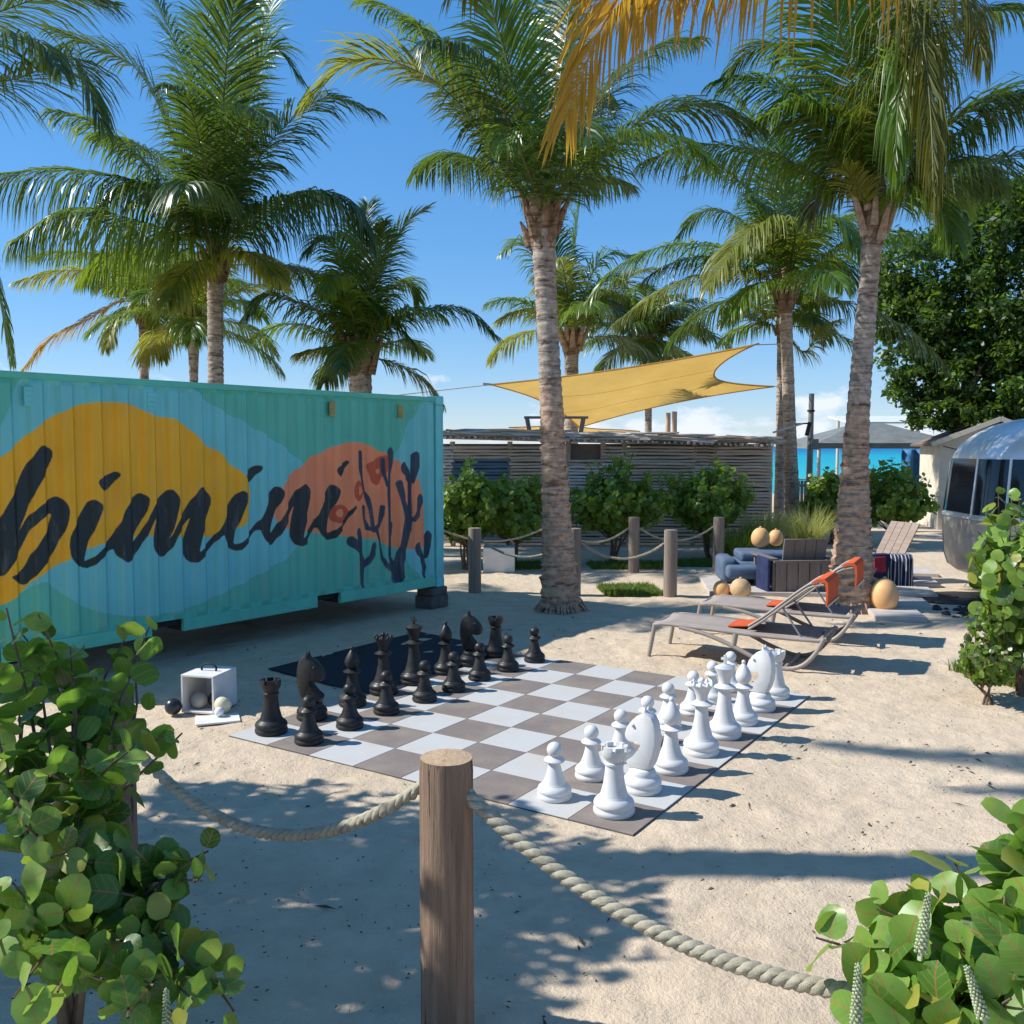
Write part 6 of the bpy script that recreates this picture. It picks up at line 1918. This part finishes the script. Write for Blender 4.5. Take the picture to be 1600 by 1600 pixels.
# ------------------------------------------------------------------ seats, cushions and buoys round the lounge corner
def egg(label, px, py, w, h, Yd=None, z0=0.0, mat='buoy', tilt=0.0):
    p = gnd(px, py) if Yd is None else Vector((at(px, 800, Yd).x, Yd, z0))
    t = thing('egg_buoy', label, 'buoy', (p.x, p.y, z0), 0, 'pale orange egg shaped buoys')
    prof = []
    for k in range(15):
        a = math.pi * k / 14
        prof.append((max(0.012, w / 2 * math.sin(a) ** 0.86 * (1 + 0.06 * math.cos(a))), h / 2 * (1 - math.cos(a) * 0.985)))
    prof = [(r, z * 0.98) for r, z in prof]
    body = part('body', MB().lathe(prof, 28), M[mat], t, 60)
    body.rotation_euler = (tilt, tilt * 0.6, 0)
    e = MB().lathe([(0.05 * w, 0), (0.075 * w, 0.004), (0.06 * w, 0.018), (0.03 * w, 0.02)], 12, (0.0, 0, h * 0.975))
    part('eyelet', e, M['buoy_pale'], t, 60)
    return t


egg('large pale orange buoy on the sand right of the thick trunk', 1381, 957, 0.36, 0.47)
egg('smallest orange buoy at the left by the blue cushions', 1127, 933, 0.24, 0.25)
egg('tan buoy in front of the blue cushions', 1157, 935, 0.30, 0.30, mat='buoy_pale')
deck = thing('lounge_deck', 'low pale wooden deck under the blue cushions', 'deck', (3.95, 14.6, 0), R(-6))
for k in range(9):
    part('plank', MB().box((0, -0.85 + k * 0.2, 0.035), (1.9, 0.19, 0.07)), M['stone_pale'], deck, None, 0.006)
so = thing('blue_cushion_seat', 'blue grey upholstered seat with a stepped front cushion', 'cushion seat', (3.85, 14.75, 0.07), R(-4))
part('base_cushion', MB().box((0.12, 0.3, 0.16), (0.95, 0.9, 0.32)), M['blue_fabric'], so, 60, 0.06, 4)
part('top_cushion', MB().box((0.16, 0.36, 0.385), (0.82, 0.75, 0.15)), M['blue_fabric'], so, 60, 0.05, 4)
part('front_cushion', MB().box((-0.2, -0.32, 0.2), (0.66, 0.36, 0.2)), M['blue_fabric'], so, 60, 0.06, 4)
part('side_cushion', MB().box((-0.46, 0.12, 0.2), (0.24, 0.8, 0.38)), M['blue_fabric'], so, 60, 0.07, 4)
egg('orange buoy on top of the blue cushion seat', 1189, 0, 0.30, 0.34, 15.3, 0.545)
egg('orange buoy behind the one on the blue seat', 1213, 0, 0.24, 0.28, 15.6, 0.545)
# boxy wooden armchair seen from behind
ch = thing('wooden_armchair', 'boxy brown wooden armchair seen from behind with navy cushions', 'armchair', (4.28, 13.75, 0), R(5))
cw = 0.86
for k in range(5):
    w_ = cw / 5
    part('back_board', MB().box((-cw / 2 + w_ * (k + 0.5), 0, 0.265), (w_ - 0.012, 0.028, 0.47)), M['deck_wood'], ch, None, 0.003)
part('back_rail', MB().box((0, -0.004, 0.515), (cw + 0.06, 0.07, 0.03)), M['deck_wood'], ch, None, 0.004)
for k in range(4):
    w_ = 0.66 / 4
    part('back_slat', MB().box((0.05 - 0.33 + w_ * (k + 0.5), 0.10, 0.67), (w_ - 0.01, 0.03, 0.34), Matrix.Rotation(0.2, 3, 'X').to_4x4()), M['deck_wood'], ch, None, 0.003)
for s in (-1, 1):
    part('arm', MB().box((s * (cw / 2 + 0.02), 0.42, 0.545), (0.13, 0.84, 0.03)), M['deck_wood'], ch, None, 0.004)
    part('front_leg', MB().box((s * (cw / 2), 0.78, 0.265), (0.08, 0.06, 0.53)), M['deck_wood'], ch, None, 0.004)
    part('rear_leg', MB().box((s * (cw / 2 - 0.001), 0.045, 0.25), (0.06, 0.055, 0.5)), M['deck_wood'], ch, None, 0.004)
part('seat_panel', MB().box((0, 0.42, 0.3), (cw - 0.1, 0.7, 0.03)), M['deck_wood'], ch)
part('seat_cushion', MB().box((0, 0.44, 0.39), (cw - 0.16, 0.66, 0.14)), M['navy_fabric'], ch, 60, 0.04, 3)
part('side_cushion', MB().box((-cw / 2 - 0.09, 0.25, 0.3), (0.05, 0.5, 0.52)), M['navy_fabric'], ch, 60, 0.02, 3)
# slanted slatted chair with a striped towel and a red bag
c2 = thing('reclining_chair', 'slanted wooden beach chair behind the thick trunk', 'beach chair', (5.75, 15.1, 0), R(-68))
for k in range(4):
    part('back_slat', MB().box((-0.27 + 0.18 * k, 0.62, 0.72), (0.17, 0.024, 0.92), Matrix.Rotation(-0.55, 3, 'X').to_4x4()), M['pale_wood'], c2, None, 0.003)
c2.scale = (0.86, 0.86, 0.86)
for k in range(5):
    part('seat_slat', MB().box((0, 0.38 - 0.17 * k, 0.34 + 0.018 * k), (0.7, 0.15, 0.022), Matrix.Rotation(-0.1, 3, 'X').to_4x4()), M['pale_wood'], c2, None, 0.003)
for s in (-1, 1):
    part('arm', MB().box((s * 0.42, 0.05, 0.56), (0.12, 0.85, 0.024)), M['pole_grey'], c2, None, 0.003)
    part('leg', MB().box((s * 0.39, -0.3, 0.275), (0.035, 0.1, 0.55)), M['deck_wood'], c2, None, 0.003)
    part('leg', MB().bar((s * 0.37, 0.95, 0.0), (s * 0.37, -0.3, 0.36), 0.03, 0.1), M['deck_wood'], c2, None, 0.003)
tw = NM('towel_stripes', (0.02, 0.03, 0.08), 0.9)
v = tw.coord('Object')
sx = tw.node('ShaderNodeSeparateXYZ')
tw.ln(v, sx.inputs[0])
wv = tw.math('SINE', tw.math('MULTIPLY', sx.outputs['X'], 118.0))
tw.color(tw.mix(tw.math('GREATER_THAN', wv, 0.72), (0.02, 0.028, 0.075), (0.62, 0.6, 0.62)))
M['towel'] = tw.m
tp = at(1403, 868, 14.55)
V, Q = [], []
for j in range(11):
    for i in range(17):
        x_ = (i / 16 - 0.5) * 0.46
        s = j / 10
        y_ = 0.035 * math.sin(i * 1.15) * min(1, s * 2) - (0.12 * (1 - s * 5) if s < 0.2 else 0)
        y_ = y_ if s > 0 else 0.22
        V.append((x_ * (1 - 0.12 * s) + 0.05 * s, -y_ if s else y_, -0.62 * max(0, s - 0.1)))
for j in range(10):
    for i in range(16):
        o = j * 17 + i
        Q.append((o, o + 1, o + 18, o + 17))
o = link('beach_towel', fast_mesh('beach_towel', np.array(V), np.array(Q), M['towel'], True), None, tuple(tp), (0, 0, -0.1))
o.modifiers.new('thick', 'SOLIDIFY').thickness = 0.008
tag(o, 'navy beach towel with white stripes hanging from the slanted chair', 'towel')
bp = at(1372, 893, 14.5)
bag = thing('beach_bag', 'red and navy bag hanging beside the striped towel', 'bag', tuple(bp), 0.2)
f = MB()
f.add([(-0.17, -0.08, 0.28), (0.17, -0.08, 0.28), (0.17, 0.08, 0.28), (-0.17, 0.08, 0.28), (-0.13, -0.06, -0.12), (0.13, -0.06, -0.12), (0.13, 0.06, -0.12), (-0.13, 0.06, -0.12)],
      [(0, 1, 2, 3), (7, 6, 5, 4), (0, 4, 5, 1), (1, 5, 6, 2), (2, 6, 7, 3), (3, 7, 4, 0)])
part('body', f, M['navy_fabric'], bag, 60, 0.03, 3)
part('front_pocket', MB().box((-0.03, -0.085, 0.12), (0.2, 0.03, 0.24)), M['red_fabric'], bag, 60, 0.012, 3)
for k, (x0, y0, w_, d_, a) in enumerate(((4.95, 12.05, 0.62, 0.72, -0.2), (5.35, 12.95, 0.75, 0.7, -0.22), (5.85, 13.95, 0.8, 0.78, -0.24), (6.35, 15.05, 0.85, 0.9, -0.24), (6.85, 16.3, 0.9, 1.0, -0.25))):
    o = part('paving_slab', MB().box((0, 0, 0), (w_, d_, 0.07)), M['stone_pale'], None, None, 0.01)
    o.location, o.rotation_euler = (x0, y0, 0.03), (0, 0, a)
    o['kind'] = 'structure'
# dark soil with stones in the shade under the trailer
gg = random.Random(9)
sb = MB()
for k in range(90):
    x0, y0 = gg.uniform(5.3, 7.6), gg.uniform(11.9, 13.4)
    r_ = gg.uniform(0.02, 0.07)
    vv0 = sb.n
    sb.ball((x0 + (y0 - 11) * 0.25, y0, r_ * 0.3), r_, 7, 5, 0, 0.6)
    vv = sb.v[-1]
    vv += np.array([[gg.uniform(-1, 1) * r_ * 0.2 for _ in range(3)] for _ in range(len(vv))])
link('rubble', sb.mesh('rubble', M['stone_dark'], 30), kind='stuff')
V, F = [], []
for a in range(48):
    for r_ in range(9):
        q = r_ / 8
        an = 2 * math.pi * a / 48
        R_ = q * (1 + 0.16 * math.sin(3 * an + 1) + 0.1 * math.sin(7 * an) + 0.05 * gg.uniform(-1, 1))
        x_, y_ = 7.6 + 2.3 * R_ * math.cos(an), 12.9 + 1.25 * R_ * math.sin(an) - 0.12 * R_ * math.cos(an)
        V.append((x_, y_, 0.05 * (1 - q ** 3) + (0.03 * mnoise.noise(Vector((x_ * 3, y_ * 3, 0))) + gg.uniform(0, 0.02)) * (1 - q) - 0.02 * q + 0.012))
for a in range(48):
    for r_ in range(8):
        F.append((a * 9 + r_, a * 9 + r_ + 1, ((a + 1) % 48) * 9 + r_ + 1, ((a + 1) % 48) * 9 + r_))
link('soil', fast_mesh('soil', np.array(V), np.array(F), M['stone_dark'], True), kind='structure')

# ------------------------------------------------------------------ silver trailer
TX, TY = 9.75, 13.45
tr_ = thing('travel_trailer', 'rounded silver travel trailer with dark wrap round windows', 'trailer', (TX, TY, 0), R(-4))
HX, HY, RC = 3.25, 1.22, 0.75


def ring(z, inset, n=10, off=0.0):
    hx, hy, r = HX - inset * 1.25 + off, HY - inset + off, max(0.12, RC - inset * 0.55) + off
    pts = []
    for (cx_, cy_, a0) in ((hx - r, hy - r, 0), (-hx + r, hy - r, 90), (-hx + r, -hy + r, 180), (hx - r, -hy + r, 270)):
        for k in range(n + 1):
            a = R(a0 + 90 * k / n)
            pts.append((cx_ + r * math.cos(a), cy_ + r * math.sin(a), z))
    return pts


def shell(levels, off=0.0, cap=False):
    f = MB()
    V = []
    n = 0
    for z, ins in levels:
        rg = ring(z, ins, off=off)
        n = len(rg)
        V += rg
    k = len(levels)
    F = [(i * n + j, i * n + (j + 1) % n, (i + 1) * n + (j + 1) % n, (i + 1) * n + j) for i in range(k - 1) for j in range(n)]
    if cap:
        F.append(tuple((k - 1) * n + j for j in range(n)))
    return f.add(V, F)


low = [(0.28, 0.30), (0.34, 0.14), (0.42, 0.06), (0.6, 0.015), (0.9, 0.0), (1.18, 0.0)]
top_ = [(1.18, 0.0), (1.2, 0.0), (2.0, 0.06), (2.1, 0.09), (2.25, 0.17), (2.38, 0.29), (2.5, 0.46), (2.58, 0.66), (2.63, 0.9), (2.64, 1.1)]
part('lower_body', shell(low), M['trailer_tan'], tr_, 50)
part('upper_body', shell(top_, 0, True), M['trailer_alu'], tr_, 50)
part('belt_rail', shell([(1.165, -0.012), (1.17, -0.02), (1.2, -0.02), (1.205, -0.012)]), M['trailer_alu'], tr_, 30)


def pane(i0, i1, z0, z1, off=0.018):
    ins = lambda z: float(np.interp(z, [a for a, b in top_], [b for a, b in top_]))
    f = MB()
    zz = np.linspace(z0, z1, 6)
    V = []
    for z in zz:
        rg = ring(z, ins(z), off=off)
        V += [rg[i] for i in range(i0, i1 + 1)]
    n = i1 - i0 + 1
    F = [(a * n + b, a * n + b + 1, (a + 1) * n + b + 1, (a + 1) * n + b) for a in range(5) for b in range(n - 1)]
    return f.add(V, F)


# windows wrap the left end: the end window and one on each rounded corner
for i0, i1 in ((11, 16), (16, 21), (22, 27), (27, 32)):
    part('window', pane(i0, i1, 1.24, 2.02), M['tinted_glass'], tr_, 50)
part('window', pane(21, 22, 1.24, 2.02), M['tinted_glass'], tr_, 50)
ins0 = 0.03
for i0 in (11, 16, 22, 27):
    a, b = ring(1.22, 0.0, off=0.03)[i0], ring(2.04, 0.07, off=0.03)[i0]
    part('window_frame', MB().bar(a, b, 0.03, 0.02), M['trailer_alu'], tr_)
for i_ in (13, 19, 25, 30):
    part('seam', MB().tube([ring(z, ins, off=0.004)[i_] for z, ins in low[2:]], 0.008, 5), M['steel'], tr_, 60)
part('side_window', MB().box((0.2, -HY + 0.02, 1.62), (1.6, 0.06, 0.66)), M['tinted_glass'], tr_, None, 0.02)
for x0 in (-0.6, 0.4):
    w_ = MB().tube([(x0, -HY + 0.16, 0.32), (x0, -HY + 0.36, 0.32)], 0.32, 24)
    part('wheel', w_, M['rubber'], tr_, 40)
part('chassis', MB().box((0, 0, 0.3), (HX * 1.7, HY * 1.5, 0.1)), M['rubber'], tr_)
part('jack_stand', MB().box((-2.4, 0, 0.13), (0.2, 0.2, 0.3)), M['rubber'], tr_)
for s in (-1, 1):
    part('jack_stand', MB().box((-2.2, s * 0.8, 0.13), (0.15, 0.15, 0.3)), M['rubber'], tr_)

# ------------------------------------------------------------------ cream beach shed, canopy, low fence
sh = thing('beach_shed', 'small cream shed with a brown gabled roof beside the trailer', 'shed', (12.15, 24.6, 0), R(-12))
f = MB()
f.prism([(-0.95, -0.1), (1.6, -0.1), (1.6, 2.3), (0.45, 2.78), (-0.95, 2.3)], 0, 2.4)
part('wall', f, M['cream_wall'], sh)
for s, (x0, x1) in ((-1, (-1.2, 0.46)), (1, (0.44, 1.9))):
    z0, z1 = (2.22, 2.86) if s < 0 else (2.86, 2.24)
    part('roof_panel', MB().bar((x0, 1.15, z0), (x1, 1.15, z1), 2.7, 0.06, (0, 0, 1)), M['brown_roof'], sh)
part('fascia', MB().bar((-1.2, -0.22, 2.24), (0.45, -0.22, 2.9), 0.03, 0.12), M['cream_wall'], sh)
part('fascia', MB().bar((0.45, -0.22, 2.9), (1.9, -0.22, 2.28), 0.03, 0.12), M['cream_wall'], sh)
part('door_frame', MB().box((0.5, -0.03, 1.0), (0.95, 0.05, 2.05)), M['stick_pale'], sh, None, 0.005)
part('door', MB().box((0.5, -0.062, 0.99), (0.82, 0.02, 1.95)), M['cream_wall'], sh, None, 0.004)
part('light_string', MB().tube(spline([(-0.9, -0.1, 2.2), (-0.2, -0.14, 2.05), (0.5, -0.12, 2.2), (1.5, -0.1, 2.1)], 14), 0.012, 5), M['rubber'], sh)
part('brace_rod', MB().bar((-0.55, -0.09, 1.1), (0.35, -0.09, 1.55), 0.03, 0.03), M['stick'], sh)
# dry reed skirt leaning on the shed
rs = thing('reed_bundle', 'sheaf of straw coloured reeds leaning on the cream shed', 'reeds', (11.7, 23.9, 0))
V_, Q_ = blades(0, 0, 0.5, 260, 1.05, 0.12, 0.03, 91, (0.5, 0.08))
link('reeds', fast_mesh('reeds', V_, Q_, M['pale_wood']), rs, kind='stuff')
# dark canopy on posts by the water
cp = thing('beach_canopy', 'dark hipped fabric canopy on thin posts by the sea', 'canopy', (13.2, 33, 0))
f = MB()
cx_, cy_ = 0.0, 0.0
f.add([(-3.2, -2.0, 2.3), (1.6, -2.0, 2.3), (1.6, 2.2, 2.3), (-3.2, 2.2, 2.3), (-1.2, 0, 3.0), (-0.3, 0, 3.0), (-3.2, -2.0, 2.12), (1.6, -2.0, 2.12), (1.6, 2.2, 2.12), (-3.2, 2.2, 2.12)],
      [(0, 1, 5, 4), (1, 2, 5), (2, 3, 4, 5), (3, 0, 4), (0, 6, 7, 1), (1, 7, 8, 2), (2, 8, 9, 3), (3, 9, 6, 0)])
part('canopy_cloth', f, M['canopy_dark'], cp)
for x0, y0 in ((-3.1, -1.9), (0.1, -1.9), (1.5, -1.9), (-3.1, 2.1), (1.5, 2.1)):
    part('post', MB().tube([(x0, y0, -0.2), (x0, y0, 2.3)], 0.06, 8), M['stick_pale'], cp, 60)
rw_ = thing('metal_roof', 'pale metal roof sheet showing above the dark canopy', 'roof', (13.9, 36, 0))
part('roof_sheet', MB().box((0.2, 0, 3.2), (3.4, 2.4, 0.06), Matrix.Rotation(0.12, 3, 'X').to_4x4()), M['roof_white'], rw_)
for s in (-1, 1):
    part('post', MB().tube([(s * 1.5, 0, -0.2), (s * 1.5, 0, 3.2)], 0.06, 8), M['stick_pale'], rw_, 60)
V, Q = [], []
for j in range(9):
    for i in range(13):
        V.append((-0.45 + 0.95 * i / 12 + 0.16 * j / 8, 0.12 * math.sin(i * 1.3 + j * 0.4), 2.1 - 1.35 * j / 8))
for j in range(8):
    for i in range(12):
        o = j * 13 + i
        Q.append((o, o + 1, o + 14, o + 13))
o = link('blue_curtain', fast_mesh('blue_curtain', np.array(V), np.array(Q), M['blue_tarp'], True), None, (12.6, 29.5, 0))
o.modifiers.new('thick', 'SOLIDIFY').thickness = 0.01
tag(o, 'blue cloth hanging under the dark canopy beside the cream shed', 'cloth')
fn = thing('picket_fence', 'low weathered picket fence in front of the sea', 'fence', (8.25, 27.5, 0), 0.05)
for k in range(13):
    part('picket', MB().box((k * 0.105, 0, 0.72), (0.085, 0.02, 0.95)), M['deck_wood'], fn)
for z0 in (0.45, 1.05):
    part('rail', MB().box((0.63, 0.03, z0), (1.4, 0.03, 0.07)), M['deck_wood'], fn)
part('cap_board', MB().box((0.63, 0, 1.23), (1.5, 0.1, 0.04)), M['stick_pale'], fn)
# pale planter box behind the left grey post
pb_ = gnd(770, 900)
o = part('planter_box', MB().box((0, 0, 0.22), (0.55, 0.4, 0.44)), M['white_paint'], None, None, 0.015)
o.location = (pb_.x + 0.1, pb_.y + 0.6, 0)
tag(o, 'pale low box between the shrubs behind the left grey post', 'box')
